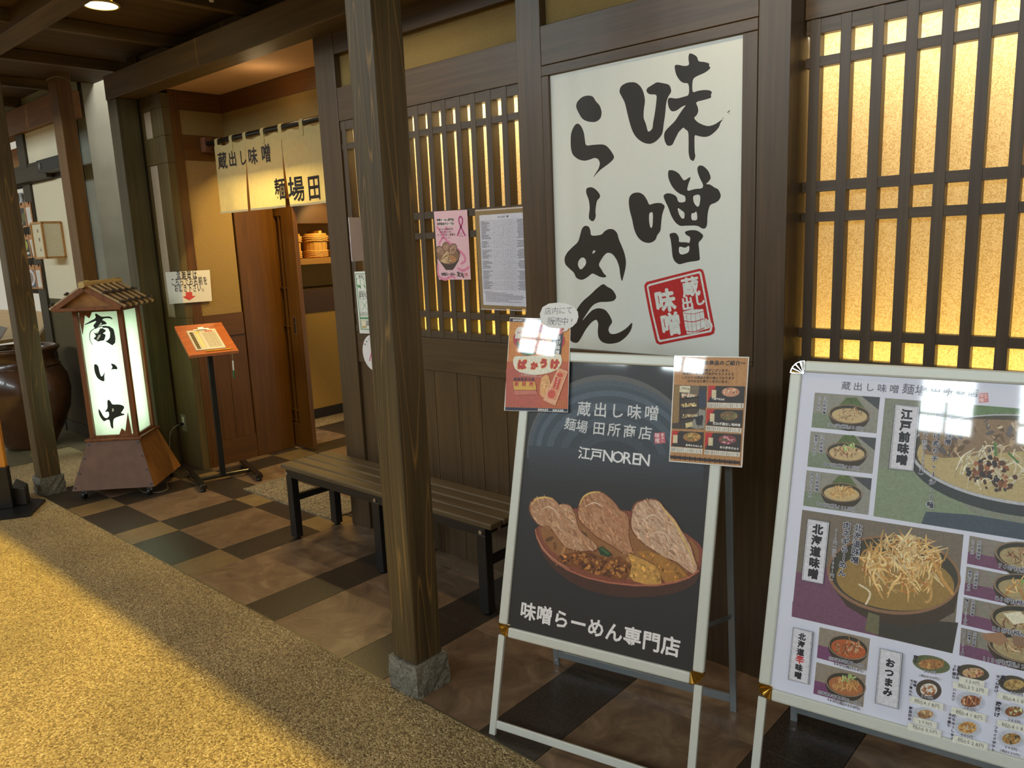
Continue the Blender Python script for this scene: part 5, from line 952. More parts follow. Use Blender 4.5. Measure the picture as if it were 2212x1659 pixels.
for p in ([(980, 966), (1000, 985), (960, 1035), (918, 1058)], [(900, 1128), (940, 1128), (925, 1160), (880, 1168)], [(940, 1190), (980, 1184), (960, 1230), (925, 1280), (898, 1272)]): Q.poly(p, GLC)
Q.build('character', ink, pf); LZ = (0, 780, .2532)
LP = ([(803, 25), (825, 28), (840, 45), (850, 100), (865, 135), (880, 120), (895, 88), (890, 130), (893, 172), (870, 172), (830, 145), (810, 100), (803, 60)], [(942, 20), (975, 25), (1000, 50), (1002, 72), (975, 68), (945, 74), (960, 55), (955, 38)], [(925, 325), (945, 345), (958, 372), (1010, 368), (1050, 378), (1062, 395), (1045, 425), (1030, 445), (1065, 450), (1060, 460), (1020, 470), (970, 490), (965, 530), (968, 570), (960, 578), (945, 560), (935, 500), (915, 500), (885, 518), (850, 470), (840, 430), (840, 405), (860, 430), (880, 470), (905, 490), (932, 472), (928, 428), (890, 438), (920, 400), (914, 345)])
Q = LQ(LZ); Q.poly(ck(LP[0], 2), BKL); Q.poly(ck(LP[1], 2), BKL, 0); Q.build('character', ink, pf); Q = LQ(LZ); Q.poly(ck(LP[2], 2), BKL); Q.layer(); Q.poly([(958, 400), (972, 410), (970, 428), (956, 432)], GLC); Q.build('character', ink, pf)
# roof
rf, rb, ze, zr = -.268, .20, 1.190, 1.318; ea = .202; ov = .0
G0, G1 = [lp(-ea, rf, ze), lp(0, rf, zr), lp(ea, rf, ze)], [lp(-ea, rb, ze), lp(0, rb, zr), lp(ea, rb, ze)]
for s_ in (0, 2):
    a0_, a1_, b0_, b1_ = G0[1], G0[s_], G1[1], G1[s_]; dn = (a1_-a0_).normalized(); nn = dn.cross(lb_).normalized(); nn = nn if nn.z > 0 else -nn
    MB().hexa([a0_-nn*.012, a1_-nn*.012, b1_-nn*.012, b0_-nn*.012], [a0_, a1_, b1_, b0_]).build('roof_board', owd, t)
    MB().hexa([a0_-nn*.022-lb_*.006, a1_-nn*.022-lb_*.006, a1_-nn*.022+lb_*.012, a0_-nn*.022+lb_*.012], [a0_+nn*.008-lb_*.006, a1_+nn*.008-lb_*.006, a1_+nn*.008+lb_*.012, a0_+nn*.008+lb_*.012]).build('barge_board', ow, t, bev=.002)
    bam = plain('bamboo_aged', (168, 144, 104), .5, noise=.14, nscale=40); dkb = plain('bamboo_dark', (70, 54, 34), .6, noise=.2)
    for i in range(11):
        f_ = (i+.4)/11; s0, s1 = a0_.lerp(b0_, f_)+nn*.010, a1_.lerp(b1_, f_)+nn*.010+dn*.014
        MB().tube([s0, s0.lerp(s1, .5), s1], .0105 if i % 2 == 0 else .0075, 8).build('roof_bamboo', bam if i % 2 == 0 else dkb, t)
    for f_ in (.48, .93): MB().tube([a0_.lerp(a1_, f_)+nn*.024-lb_*.012, b0_.lerp(b1_, f_)+nn*.024+lb_*.012], .006, 8).build('cross_bamboo', dkb, t)
    for i in range(5):
        for f_ in (.48, .93): q_ = a0_.lerp(a1_, f_).lerp(b0_.lerp(b1_, f_), .05+.21*i)+nn*.026; MB().tube([q_-la*.012, q_+Vector((0, 0, .008)), q_+la*.012], .005, 6).build('rope_tie', black, t)
rp_ = [lp(0, rf-.03+(rb-rf+.06)*i/14, zr+.012) for i in range(15)]; MB().tube(rp_, [.019 if i not in (2, 12) else .026 for i in range(15)], 12).build('ridge_bamboo', plain('ridge_bamboo', (186, 160, 104), .5, noise=.12, nscale=30), t)
for b in (rf+.03, rb-.03): MB().hexa([lp(-ea*.80, b, ze+.004), lp(ea*.80, b, ze+.004), lp(ea*.80, b+.01, ze+.004), lp(-ea*.80, b+.01, ze+.004)], [lp(-.004, b, zr-.026), lp(.004, b, zr-.026), lp(.004, b+.01, zr-.026), lp(-.004, b+.01, zr-.026)]).build('gable_panel', wood('gable_wood', (140, 92, 40), (176, 122, 60), 'x', rough=.45, grain=14, stretch=4), t)
MB().bar(lp(-ea*.9, rf+.01, ze-.004), lp(ea*.9, rf+.01, ze-.004), .03, .02, side=(0, 0, 1)).build('eave_beam', ow, t, bev=.002); MB().bar(lp(ea*.82, rf+.02, ze-.008), lp(ea*.82, rb-.02, ze-.008), .02, .02, side=(0, 0, 1)).build('eave_beam', owd, t, bev=.002); MB().bar(lp(-ea*.82, rf+.02, ze-.008), lp(-ea*.82, rb-.02, ze-.008), .02, .02, side=(0, 0, 1)).build('eave_beam', owd, t, bev=.002)
# ---- socket and lead
t = thing('wall_socket', 'metal wall socket plate low on the corner wall, behind the lantern', 'socket', (-5.33, 2.42, .31)); B(t, 'plate', plain('socket_metal', (150, 146, 120), .35, metal=.5), -5.362, -5.292, 2.417, 2.4195, .252, .372, .001); B(t, 'outlet', plain('socket_cream', (226, 218, 190), .5), -5.338, -5.316, 2.415, 2.4165, .290, .352, .001)
ctrl = [(-5.327, 2.412, .30), (-5.33, 2.37, .302), (-5.36, 2.33, .25), (-5.36, 2.31, .12), (-5.33, 2.28, .02), (-5.25, 2.20, .006), (-5.12, 2.16, .006), (-4.98, 2.10, .006), (-4.88, 2.06, .006), (-4.86, 2.0, .006), (-4.95, 1.94, .006), (-5.02, 1.93, .03)]
def smooth(c, n=8):
    c = [Vector(p) for p in c]; out = []
    for i in range(len(c)-1):
        p0, p1, p2, p3 = c[max(0, i-1)], c[i], c[i+1], c[min(len(c)-1, i+2)]
        for k in range(n):
            u = k/n; out.append(.5*((2*p1)+(-p0+p2)*u+(2*p0-5*p1+4*p2-p3)*u*u+(-p0+3*p1-3*p2+p3)*u**3))
    return out+[c[-1]]
t = thing('power_cord', 'thin grey power cord from the wall socket to the lantern', 'cord', (-5.1, 2.15, 0)); MB().tube(smooth(ctrl), .0035, 8).build('lead', plain('cord_grey', (120, 112, 96), .5), t); MB().tube([(-5.327, 2.414, .305), (-5.327, 2.385, .305)], .011, 10).build('plug', black, t)
# ---- noren curtain
t = thing('noren_curtain', 'cream cloth entrance curtain with black brush lettering on a black pole, over the doorway', 'curtain', (-4.3, 2.68, 2.2))
MB().tube([(-5.095, 2.68, 2.193), (-3.405, 2.68, 2.193)], .017, 16).build('pole', plain('pole_black', (16, 14, 12), .25), t)
cl = cloth('noren_cloth', (216, 200, 146), .45); YC = 2.663; FNR = Frame((-5.0, YC-.003, 1.7), (1, 0, 0), (0, 0, 1))
B(t, 'pole_bracket', owd, -5.108, -5.05, 2.655, 2.705, 2.14, 2.235, .003)
def wave(x, z): return .010*math.sin(x*17)+.005*math.sin(x*41+z*5)*(2.2-z)*2
def clothpt(x, z): return (x, YC+wave(x, z)*(.25+(2.17-z)*1.2), z)
pans = [(-4.938, -4.943, -4.559, -4.606), (-4.556, -4.553, -4.150, -4.166), (-4.146, -4.114, -3.735, -3.740), (-3.728, -3.725, -3.46, -3.46)]
pobj = []
for (a, a_b, b, b_b) in pans:
    m = MB(); nx, nz = 18, 20; V = []
    for j in range(nz+1):
        f_ = max(0, (j/nz-.3)/.7); z = 2.168-(2.168-1.734)*j/nz; lo = a+(a_b-a)*f_; hi = b+(b_b-b)*f_
        for i in range(nx+1):
            xx = lo+(hi-lo)*i/nx; zz = z-(.012*math.sin(math.pi*((xx+4.894)/.167 % 1))**2 if j == 0 else 0); V.append(clothpt(xx, zz))
    k = len(V); V2 = [(x, y+.0012, z) for x, y, z in V]
    Fc = [(j*(nx+1)+i, j*(nx+1)+i+1, (j+1)*(nx+1)+i+1, (j+1)*(nx+1)+i) for j in range(nz) for i in range(nx)]
    m.add(V, Fc, 0, True); po = m.build('curtain_panel', cl, t); pobj.append(po)
    m = MB(); m.add([clothpt(a_b+(b_b-a_b)*i/nx, z)[:1]+(clothpt(a_b+(b_b-a_b)*i/nx, z)[1]-.0015,)+(z,) for z in (1.746, 1.734) for i in range(nx+1)], [(i, i+1, nx+2+i, nx+1+i) for i in range(nx)]); m.build('hem', plain('hem_thread', (206, 190, 150), .9), po)
for lx_ in (-4.912, -4.728, -4.561, -4.357, -4.160, -3.943, -3.745, -3.56):
    m = MB(); w2 = .018; V = []; K = 14
    pts = [(YC-.002, 2.12), (YC-.002, 2.175)]+[(2.68-.020*math.cos(math.pi*i/K), 2.193+.020*math.sin(math.pi*i/K)) for i in range(K+1)]+[(YC+.03, 2.17), (YC+.006, 2.12)]
    for (yy, zz) in pts: V += [(lx_-w2, yy, zz), (lx_+w2, yy, zz)]
    m.add(V, [(2*i, 2*i+1, 2*i+3, 2*i+2) for i in range(len(pts)-1)], 0, True); m.build('hanging_loop', cl, t)
class NPrint(Print):
    def raw(s, pts, faces, col):
        k = len(s.v)
        for u, v in pts: q = s.F.at(u, v); c = clothpt(q.x, q.z); s.v.append(Vector((c[0], c[1]-.0012-s.n, c[2])))
        for f in faces: s.f.append([i+k for i in f]); s.c.append(lin(col))
for po, ch, p, k_ in ((0, '蔵', (890, 1150), .108), (0, '出', (968, 1135), .100), (0, 'し', (1058, 1125), .10), (1, '味', (1142, 1112), .105), (1, '噌', (1248, 1090), .112), (1, '麺', (1371, 1388), .132), (2, '場', (1502, 1388), .150), (2, '田', (1655, 1375), .150)):
    Q = NPrint(FNR); Q.z = (250, 50, .2591); Q.scale_here(560, 340); Q.text(ch, p, p, (36, 28, 24), .022, k_); Q.build('character', ink, pobj[po])
# ---- wooden tubs in the niche
tw = wood('tub_wood', (196, 140, 62), (226, 172, 88), 'z', rough=.5, grain=22, stretch=8); hoop = plain('tub_rope', (214, 164, 86), .7, noise=.15, nscale=90, bump=.4)
def tub(c, label):
    t = thing('wooden_tub', label, 'tub', c, 'wooden tubs in the wall niche'); c = Vector(c)
    for k in range(18):
        a0_, a1_ = 2*math.pi*k/18+.01, 2*math.pi*(k+1)/18-.01
        def q(r, a, z): return c+Vector((r*math.cos(a), r*math.sin(a), z))
        MB().hexa([q(.098, a0_, 0), q(.098, a1_, 0), q(.088, a1_, 0), q(.088, a0_, 0)], [q(.106, a0_, .19), q(.106, a1_, .19), q(.096, a1_, .19), q(.096, a0_, .19)]).build('stave', tw, t)
    for z_, r_ in ((.012, .101), (.028, .102), (.044, .102), (.058, .103), (.148, .107), (.166, .109), (.182, .110)):
        MB().tube([c+Vector((r_*math.cos(2*math.pi*i/24), r_*math.sin(2*math.pi*i/24), z_+.003*math.sin(i*.9+z_*50))) for i in range(25)], .0085, 7).build('rope_hoop', hoop, t)
    MB().lathe(tuple(c+Vector((0, 0, .188))), [(0, 0), (.098, 0), (.103, .006), (.100, .022), (0, .026)], 28).build('lid', tw, t)
    MB().bar(c+Vector((-.09, 0, .222)), c+Vector((.09, 0, .222)), .03, .022).build('lid_bar', tw, t)
tub((-5.93, 4.045, 1.3955), 'wooden tub with rope hoops in the lit niche, the one in full view'); tub((-5.93, 3.775, 1.3955), 'wooden tub half hidden behind the sliding door edge, in the niche'); tub((-5.93, 4.315, 1.3955), 'wooden tub half hidden behind the doorway pillar, in the niche')
# ---- sheets on the lattice and by the post
FP = Frame((0, YL-.004, 0), (1, 0, 0), (0, 0, 1))
t = sheet('pink_flyer', 'pink ribbon flyer with a noodle bowl, hung on the lattice slats', 'flyer', FP, [(937, 457), (1009, 453), (1017, 604), (948, 604)], (232, 190, 206))
Q = Print(FP); Q.z = (920, 440, .14465); Q.scale_here(975, 530)
for ln in ([(165, 340), (230, 440), (300, 540), (420, 640), (560, 760), (590, 850), (520, 900)], [(310, 340), (270, 460), (190, 610)], [(470, 960), (560, 1000), (650, 940)], [(180, 900), (190, 1080), (300, 1130), (380, 1080), (440, 1120)]): Q.line(ln, 46, (224, 134, 172), taper=.3)
Q.poly([(165, 225), (412, 218), (414, 262), (167, 270)], (240, 226, 232)); Q.poly([(168, 288), (418, 280), (420, 324), (170, 332)], (240, 226, 232)); Q.text('味噌らーめん専門店', (178, 245), (402, 238), (30, 24, 28), .06, .95); Q.text('田所商店グループは', (182, 305), (405, 298), (30, 24, 28), .06, .95)
for st, a, b in (('乳がんの早期発見を', (205, 385), (400, 378)), ('啓発するために', (228, 425), (380, 420)), ('ピンクリボン運動を', (185, 468), (430, 462)), ('応援しています。', (245, 512), (375, 508))): Q.text(st, a, b, (90, 50, 70), .01, .9)
Q.line([(470, 480), (500, 400), (540, 300), (548, 230), (516, 190), (492, 230), (505, 300), (550, 400), (590, 480)], 26, (178, 54, 128)); Q.text('Pink', (505, 440), (545, 442), (190, 90, 140), 0, 1.7); Q.text('Ribbon', (500, 478), (558, 478), (190, 90, 140), 0, 1.9)
Q.poly([(160, 740), (200, 850), (270, 950), (300, 990), (400, 990), (430, 950), (490, 850), (512, 720)], (54, 34, 30)); Q.ell(334, 760, 176, 140, (74, 48, 40)); Q.ell(334, 770, 160, 120, (130, 96, 66))
for (x, y, rx, ry, r) in ((212, 700, 58, 76, -25), (300, 640, 56, 72, 5), (400, 680, 62, 92, 20)): Q.ell(x, y, rx, ry, (124, 84, 66), r); Q.ell(x+4, y+4, rx*.82, ry*.82, (166, 128, 106), r); Q.blobs([(x+rx*.7*math.cos(i*.7), y+ry*.7*math.sin(i*.7)) for i in range(9)], [(150, 108, 86), (190, 152, 130)], 14, 7, 18)
nd = [(215, 850), (260, 770), (315, 705), (370, 750), (400, 850), (340, 890), (260, 885)]; Q.poly(nd, (206, 176, 134)); Q.blobs(nd, [(226, 200, 160), (180, 140, 96), (120, 70, 44)], 50, 7, 22); Q.poly([(340, 780), (400, 770), (460, 820), (450, 870), (390, 880)], (176, 124, 76)); Q.line([(160, 745), (200, 840), (280, 890), (390, 895), (470, 840), (508, 740)], 10, (150, 110, 92))
Q.text('味噌らーめん', (250, 1055), (425, 1050), (50, 30, 40), .02, 1.1); Q.text('宝丸', (490, 1052), (545, 1065), (50, 30, 40), .03, 1.0); stamp(Q, (600, 1058), 24, (214, 110, 130), (238, 200, 210), .01)
Q.build('print', gink, children_sheet(t))
t = sheet('allergen_chart', 'framed white chart of small print in a clear board, on the right of the lattice', 'chart', FP, [(1026, 453), (1140, 444), (1146, 668), (1039, 667)], (150, 128, 92), .004, mat=plain('chart_board', (150, 128, 92), .3, coat=1))
Q = Print(FP); Q.z = (920, 440, .14465); Q.scale_here(1090, 560); pw = [(797, 175), (1500, 125), (1530, 1540), (860, 1510)]
Q.poly([(735, 98), (1560, 40), (1560, 56), (736, 112)], (226, 218, 224)); Q.poly([(822, 1568), (1545, 1592), (1545, 1606), (822, 1580)], (214, 206, 214)); Q.poly(pw, (216, 218, 236))
c = [Vector(p) for p in pw]
def cp(u, v): return tuple(c[0].lerp(c[1], u).lerp(c[3].lerp(c[2], u), v))
Q.text('アレルギー表', cp(.40, .035), cp(.60, .033), (50, 46, 66), .04, .9)
Q.layer(); v_ = .065
for i in range(58):
    if i in (17, 24, 33, 41, 50): v_ += .006
    Q.line([cp(.02, v_), cp(1, v_)], 2.2, (120, 120, 140), 0); 
    if i > 0 and i not in (17, 24, 33, 41): Q.line([cp(.03, v_-.005), cp(.03+random.uniform(.08, .22), v_-.005)], 6, (80, 78, 96), 0); Q.line([cp(.80+random.uniform(-.03, .03), v_-.005), cp(.95, v_-.005)], 6, (90, 86, 100), 0)
    if i > 1 and i % 2: [Q.line([cp(.30+.05*j, v_-.006), cp(.312+.05*j, v_-.006)], 5, (90, 90, 104), 0) for j in range(8) if random.random() < .4]
    v_ += .0128
for u in (.02, .29, .34, .39, .44, .49, .54, .59, .64, .69, .74, .999): Q.line([cp(u, .065), cp(u, v_-.013)], 2, (130, 130, 150), 0)
for i in range(9): Q.line([cp(.03+(.03 if i > 1 else 0), v_+.012+i*.0135), cp(random.uniform(.5, .98) if i else .22, v_+.012+i*.0135)], 6, (84, 80, 100), 0)
Q.build('print', gink, children_sheet(t))
FG = Frame((0, YL-.010, 0), (1, 0, 0), (0, 0, 1))
t = sheet('green_poster', 'narrow green and white infection prevention poster, half hidden behind the timber post', 'poster', FG, [(765.5, 587), (826, 584), (836, 722), (777, 720)], (226, 230, 228), .002)
Q = Print(FG); Q.z = (760, 570, .15054); Q.scale_here(790, 660)
Q.poly([(48, 140), (440, 128), (500, 950), (130, 942)], (70, 140, 96)); Q.poly([(58, 150), (432, 138), (490, 940), (140, 932)], (222, 228, 224)); Q.poly([(64, 212), (436, 204), (448, 345), (80, 358)], (74, 146, 90)); Q.poly([(118, 765), (478, 768), (480, 800), (122, 792)], (74, 146, 90))
Q.text('感染しない、させない', (112, 184), (420, 176), (70, 80, 78), .02, .9); Q.text('感染防止マナー', (95, 255), (420, 246), (236, 242, 238), .05, .95); Q.text('ご協力をお願い', (98, 322), (425, 315), (236, 242, 238), .05, .95)
Q.poly([(98, 388), (450, 380), (470, 690), (128, 696)], (170, 180, 176)); Q.poly([(103, 394), (445, 386), (464, 684), (134, 690)], (224, 229, 226))
for i, st in enumerate(('感染防止対策の', '実施中です。', 'マスク着用')): Q.text(st, (120, 415+i*38), (300, 412+i*38), (80, 90, 88), .02, .9)
Q.line([(135, 530), (235, 670)], 10, (110, 160, 120)); Q.line([(225, 528), (150, 665)], 10, (110, 160, 120)); [Q.text('飛沫防止のためご協力ください', (130, 712+i*22), (440, 710+i*22), (110, 116, 114), 0, .8) for i in range(2)]
Q.poly([(135, 812), (205, 812), (212, 920), (150, 920)], (196, 176, 120)); Q.poly([(142, 820), (198, 820), (202, 890), (152, 890)], (232, 226, 206)); [Q.text('店舗掲示', (222, 832+i*38), (300, 832+i*38), (80, 80, 80), .02, .9) for i in range(2)]
Q.build('print', gink, children_sheet(t))
cc_ = FG.px(803, 759); t = thing('round_card', 'round white card with a pink ribbon, below the green poster beside the post', 'card', FG.at(*cc_)); R_ = .092
MB().prism(FG, [(cc_[0]+.018+R_*math.cos(i*math.pi/24), cc_[1]-.006+R_*math.sin(i*math.pi/24)) for i in range(48)], -.001, 0).build('disc', plain('card_white', (226, 224, 228), .5), t)
Q = Print(FG); Q.z = (760, 570, .15054); Q.scale_here(800, 760); Q.line([(255, 1395), (285, 1250), (300, 1160), (288, 1100), (270, 1130), (300, 1240), (340, 1390)], 22, (196, 96, 150)); [Q.text('店', (170, 1130+i*22), (170, 1130+i*22), (206, 110, 130), .02, .009) for i in range(2)]
for i in range(9): a = math.radians(205+i*14); Q.text('味噌らーめん専門店'[i], (330+150*math.cos(a), 1235+190*math.sin(a)), (330+150*math.cos(a), 1235+190*math.sin(a)), (60, 50, 60), .02, .010)
Q.build('print', ink, t.children[0])
t = thing('hanging_strip', 'narrow white paper strip hanging on a string beside the timber post', 'sign', tuple(bp(784, 520, 'y', 2.33)))
a_, b_, c_, d_ = [bp(x, y, 'y', 2.33) for x, y in ((773, 420), (778, 470), (787, 563), (789, 588))]; MB().tube([a_, b_], .0014, 6).build('string', plain('string_tan', (206, 180, 130), .7), t); MB().tube([c_, d_], .0014, 6).build('string', plain('string_tan', (206, 180, 130), .7), t)
FH = Frame(b_, (.35, -.93, 0), (0, 0, 1)); MB().fbox(FH, -.01, .10, -(b_-c_).length, 0, -.0015, .0015).build('strip', plain('strip_white', (222, 216, 230), .6, noise=.01), t)
# ---- lamps
t = thing('downlight', 'round recessed downlight glowing in the eave ceiling, above the lantern', 'light', (-4.39, 1.83, 2.766)); MB().lathe((-4.39, 1.83, 2.754), [(.078, 0), (.088, .0), (.090, .012), (.078, .012)], 32).build('rim', plain('rim_cream', (226, 206, 150), .4), t); MB().lathe((-4.39, 1.83, 2.757), [(0, 0), (.078, 0)], 32).build('lens', plain('lens_glow', (255, 236, 180), .5, emit=9, noise=0), t)
t = thing('ceiling_sensor', 'tiny white sensor on the underside of a joist, at the top edge of the picture', 'sensor', tuple(bp(457, 2, 'z', 2.69))); q = bp(457, 1, 'z', 2.69); MB().lathe((q.x, q.y, 2.684), [(0, 0), (.011, .0), (.013, .016), (0, .016)], 16).build('cap', plain('sensor_white', (220, 220, 210), .4), t)
t = thing('eave_cable', 'thin grey cable looped over the top of the reddish post', 'cord', (-6.3, 2.2, 2.75)); pts_ = [bp(100, 173, 'y', 2.18), bp(112, 167, 'y', 2.18), bp(128, 165, 'y', 2.19), bp(146, 171, 'y', 2.19), bp(152, 182, 'y', 2.2)]; MB().tube(smooth(pts_), .004, 6).build('cable', plain('cable_grey', (110, 104, 80), .6), t)
# ---- neighbour: jar, counter, signs
jm = plain('jar_glaze', (72, 44, 22), .25, coat=.4, noise=.35, nscale=7, bump=.15)
t = thing('ceramic_jar', 'huge brown glazed ceramic jar standing beyond the far timber post', 'jar', (-7.02, 1.93, 0))
t_ = MB().lathe((-7.02, 1.93, 0), [(0, 0), (.165, 0), (.185, .03), (.25, .15), (.315, .30), (.338, .45), (.325, .57), (.28, .66), (.262, .69), (.262, .74), (.285, .775), (.300, .79), (.298, .805), (.275, .812), (.255, .80), (.25, .76), (.25, .60), (0, .58)], 48).build('body', jm, t)
MB().lathe((-7.02, 1.93, .655), [(.272, 0), (.292, .006), (.270, .014)], 48).build('neck_ring', jm, t)
tan = wood('counter_bamboo', (196, 160, 104), (216, 182, 126), 'y', rough=.5, grain=16, stretch=6)
t = thing('bamboo_counter', 'low display counter with a bamboo skirt behind the big jar', 'counter', (-8.0, 2.30, 0))
tp = [bp(x, y, 'z', .80) for x, y in ((72, 671), (101, 674), (104, 691), (80, 724), (-30, 740), (-30, 668))]
m = MB(); Fz = Frame((0, 0, .80), (1, 0, 0), (0, 1, 0)); P2 = [(p.x, p.y) for p in tp]; m.prism(Fz, P2, -.03, 0); m.build('counter_top', tan, t)
a_, b_ = tp[2], tp[3]
for i in range(8):
    q = a_.lerp(b_, (i+.5)/8); MB().tube([(q.x-.015, q.y, 0), (q.x-.015, q.y, .765)], .021, 10).build('bamboo_stick', plain('bamboo_pale', (190, 158, 96), .45, noise=.1, nscale=20), t)
t = thing('menu_slab', 'dark menu card lying on the bamboo counter', 'card', tuple(bp(5, 700, 'z', .805))); m = MB(); m.prism(Fz, [(p.x, p.y) for p in [bp(x, y, 'z', .80) for x, y in ((-20, 700), (15, 709), (0, 733), (-20, 742))]], .001, .006); m.build('slab', plain('slab_black', (34, 30, 28), .4), t)
t = thing('wall_lamp_box', 'square paper sign box with a thin wooden frame, on the white wall panel', 'sign', (-7.15, 2.2, 1.62))
X0_, X1_, yb, yf, zb_, zt_ = -7.10, -6.845, YN-.002, YN-.30, 1.49, 1.775
fw_ = wood('box_frame_wood', (176, 124, 66), (196, 144, 82), 'z', rough=.5); Lx = bp(68, 487, 'y', yf).x; 
XB = bp(133, 480, 'y', YN-.002).x; d_ = ray(90, 480); yf = (XB/d_[0])*d_[1]; XBl = bp(68, 487, 'y', yf).x; pz1 = bp(133, 480, 'y', YN).z; pz0 = bp(144, 555, 'y', YN).z
Pq = [Vector((XB, YN-.004, 0)), Vector((XB, YN-.003, 0)), Vector((XBl, YN-.003, 0)), Vector((XBl, yf, 0)), Vector((XB, yf, 0))]
m = MB(); Fz0 = Frame((0, 0, 0), (1, 0, 0), (0, 1, 0)); m.prism(Fz0, [(p.x, p.y) for p in Pq], pz0+.008, pz1-.008); m.build('paper_box', plain('box_paper', (206, 196, 164), .7, emit=.10), t)
for p in (Pq[0], Pq[3], Pq[4]): MB().bar(p+Vector((0, -.003, pz0)), p+Vector((0, -.003, pz1)), .016, .014).build('frame_bar', fw_, t)
for z_ in (pz0, pz1):
    for (p_, q_) in ((Pq[4], Pq[0]), (Pq[3], Pq[4])): MB().bar(p_+Vector((0, -.003, z_)), q_+Vector((0, -.003, z_)), .014, .016).build('frame_bar', fw_, t)
Fq = Frame(Pq[3]+Vector((0, -.0, 0)), (Pq[4]-Pq[3]), (0, 0, 1)).off(.002); Q = Print(Fq); Q.z = (0, 0, 1); Q.scale_here(80, 520)
for ch, p in (('日', (81, 499)), ('東', (85, 518)), ('人', (88.5, 539))): Q.text(ch, p, p, (110, 70, 60), .03, .030)
Q.build('print', ink, t.children[0])
t = thing('black_speaker', 'black box speaker on a bracket above the white wall panel', 'speaker', (-7.0, 2.24, 2.25)); x0s, x1s = bp(77, 350, 'y', 2.2).x, bp(128, 350, 'y', 2.2).x; zs0, zs1 = bp(100, 369, 'y', 2.2).z, bp(100, 341, 'y', 2.2).z; B(t, 'cabinet', plain('speaker_black', (16, 15, 14), .5), x0s, x1s, 2.20, 2.325, zs0, zs1, .006); MB().tube([(x0s+.075, 2.201, (zs0+zs1)/2), (x0s+.075, 2.196, (zs0+zs1)/2)], .024, 18).build('dome', plain('dome_grey', (96, 92, 80), .4), t)
B(None, 'wall_bar', nblack, -8.6, bp(100, 380, 'y', 2.26).x, 2.26, 2.31, bp(60, 392, 'y', 2.26).z, bp(60, 362, 'y', 2.26).z, .003)['kind'] = 'structure'
FCd = Frame((0, 2.30, 0), (1, 0, 0), (0, 0, 1))
def hcard(c, pic, label):
    P_ = [FCd.px(*q) for q in c]; t = thing('hanging_menu_card', label, 'card', FCd.at(*P_[3]), 'menu cards hung by the neighbour shop'); MB().prism(FCd, P_, -.006, 0).build('board', plain('card_cork', (196, 140, 92), .7), t)
    Q = Print(FCd); Q.z = (0, 0, 1); Q.scale_here(50, 500); cx = sum(q[0] for q in c)/4; cy = sum(q[1] for q in c)/4; inn = [(cx+(x-cx)*.84, cy+4+(y-cy)*.72) for x, y in c]
    if pic == 'paper': Q.poly(inn, (226, 218, 206)); [Q.line([(cx-5+i*4, cy-10), (cx-4+i*4, cy+12)], .9, (120, 110, 100)) for i in range(3)]
    else:
        Q.poly(inn, (46, 44, 34) if pic != 'plate' else (76, 84, 104)); 
        if pic == 'bottle': Q.ell(cx-4, cy+4, 4, 12, (120, 130, 60)); Q.ell(cx+5, cy+4, 4, 11, (96, 100, 52)); Q.poly([(cx-4, cy+16), (cx+3, cy+15), (cx+3, cy+20), (cx-3, cy+20)], (226, 222, 200))
        if pic == 'pickle': Q.ell(cx-2, cy-2, 5.5, 11, (176, 176, 70), -8); Q.poly([(cx-1, cy+13), (cx+7, cy+12), (cx+7, cy+17), (cx, cy+18)], (220, 216, 200))
        if pic == 'plate': Q.ell(cx-2, cy+2, 9, 18, (222, 214, 216), -8); Q.ell(cx-2, cy+2, 6, 12, (150, 130, 120), -8)
    Q.build('print', ink, [k for k in t.children][0]); MB().tube([FCd.at(*FCd.px(cx, c[0][1]+3), .004), FCd.at(*FCd.px(cx, c[0][1]-3), .004)], .004, 6).build('hook', black, t)
hcard([(33, 441), (52, 437), (59, 490), (41, 493)], 'bottle', 'hanging card with two green bottles, top row beside the far post'); hcard([(53, 438), (64, 435), (72, 487), (61, 490)], 'paper', 'hanging card with white text sheet, top row'); hcard([(44, 508), (60, 506), (70, 557), (53, 558)], 'pickle', 'hanging card with a green pickled dish, middle row'); hcard([(61, 507), (75, 506), (84, 556), (72, 557)], 'paper', 'hanging card with white text sheet, middle row behind the sign box'); hcard([(55, 573), (73, 572), (82, 624), (63, 624)], 'plate', 'hanging card with a round white plate, bottom row'); hcard([(75, 573), (86, 572), (93, 624), (83, 624)], 'paper', 'hanging card with white text sheet, bottom row')
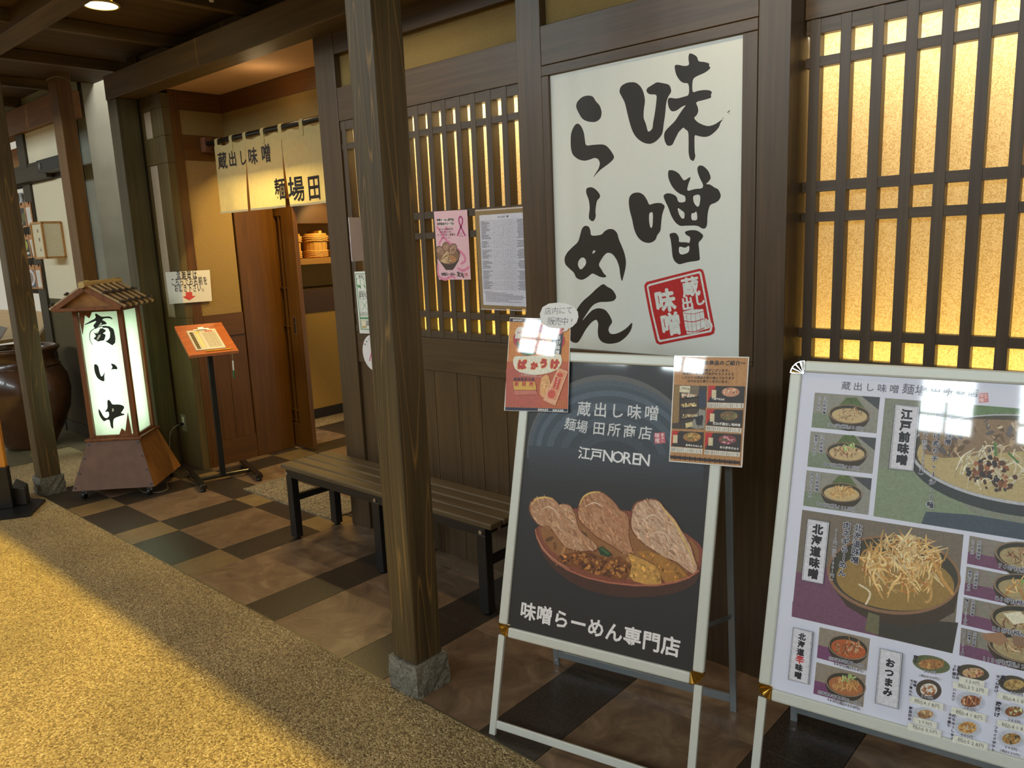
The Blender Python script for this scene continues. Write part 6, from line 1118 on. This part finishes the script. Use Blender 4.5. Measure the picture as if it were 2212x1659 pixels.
for i, (x, wd) in enumerate(((39, 'left'), (48, 'middle'), (58, 'right'))):
    q = bp(x, 437, 'y', 2.42); t = thing('glass_bottle', f'pale glass bottle neck above the hanging cards, {wd} one of three', 'bottle', (q.x, 2.42, q.z-.02), 'bottles above the hanging cards'); MB().lathe((q.x, 2.42, q.z-.02), [(0, 0), (.022, 0), (.022, .02), (.016, .035), (.015, .085), (.018, .087), (.018, .10), (0, .10)], 14).build('neck', plain('bottle_pale', (196, 200, 196), .25), t)
B(None, 'bottle_shelf', nblack, -8.6, -7.6, 2.37, 2.47, bp(48, 445, 'y', 2.42).z-.05, bp(48, 437, 'y', 2.42).z-.0205, .002)['kind'] = 'structure'
# ---- roofed wooden sign stand at the left edge
t = thing('roofed_sign_stand', 'orange wooden sign stand with heavy black foot, at the left edge', 'sign stand', (-5.45, 1.30, 0))
F0 = Frame((0, 0, .0), (1, 0, 0), (0, 1, 0)); pc_ = [bp(x, y, 'z', .015) for x, y in ((98, 1078), (65, 1111), (-40, 1124), (-60, 1090), (0, 1072))]; pp_ = [(p.x, p.y) for p in pc_]
m = MB(); m.prism(F0, pp_, 0, .015); m.build('foot_plate', black, t)
a_ = bp(28, 1097, 'z', .015); b2 = bp(0, 1100, 'z', .015); dd = (a_-b2); dd.z = 0; dd.normalize(); nn = Vector((-dd.y, dd.x, 0))
def colm(w0, w1, d0, d1, z0, z1, name, mat):
    c_ = [a_-dd*w1-nn*0+nn*d0, a_-dd*w0+nn*d0, a_-dd*w0+nn*d1, a_-dd*w1+nn*d1]; m = MB(); m.hexa([Vector((v.x, v.y, z0)) for v in c_], [Vector((v.x, v.y, z1)) for v in c_]); return m.build(name, mat, t, bev=.003)
colm(0, .14, 0, .05, .015, .27, 'socket', black); ornw = wood('orange_sign_wood', (206, 130, 40), (226, 152, 60), 'z', rough=.45, grain=20, stretch=14)
colm(.006, .13, .006, .045, .27, 1.42, 'post', ornw); colm(-.05, .22, -.04, .09, 1.395, 1.42, 'roof_board', ornw)
w0 = bp(28, 1092, 'z', .015); w1 = bp(59, 1091, 'z', .015); w2 = bp(66, 1080, 'z', .015); w3 = bp(40, 1068, 'z', .015)
m = MB(); m.hexa([Vector((v.x, v.y, .015)) for v in (w0, w1, w2, w3)], [Vector((v.x, v.y, .125)) for v in (w0, w1, w2, w3)]); m.build('weight', plain('weight_black', (40, 36, 30), .5), t, bev=.006)
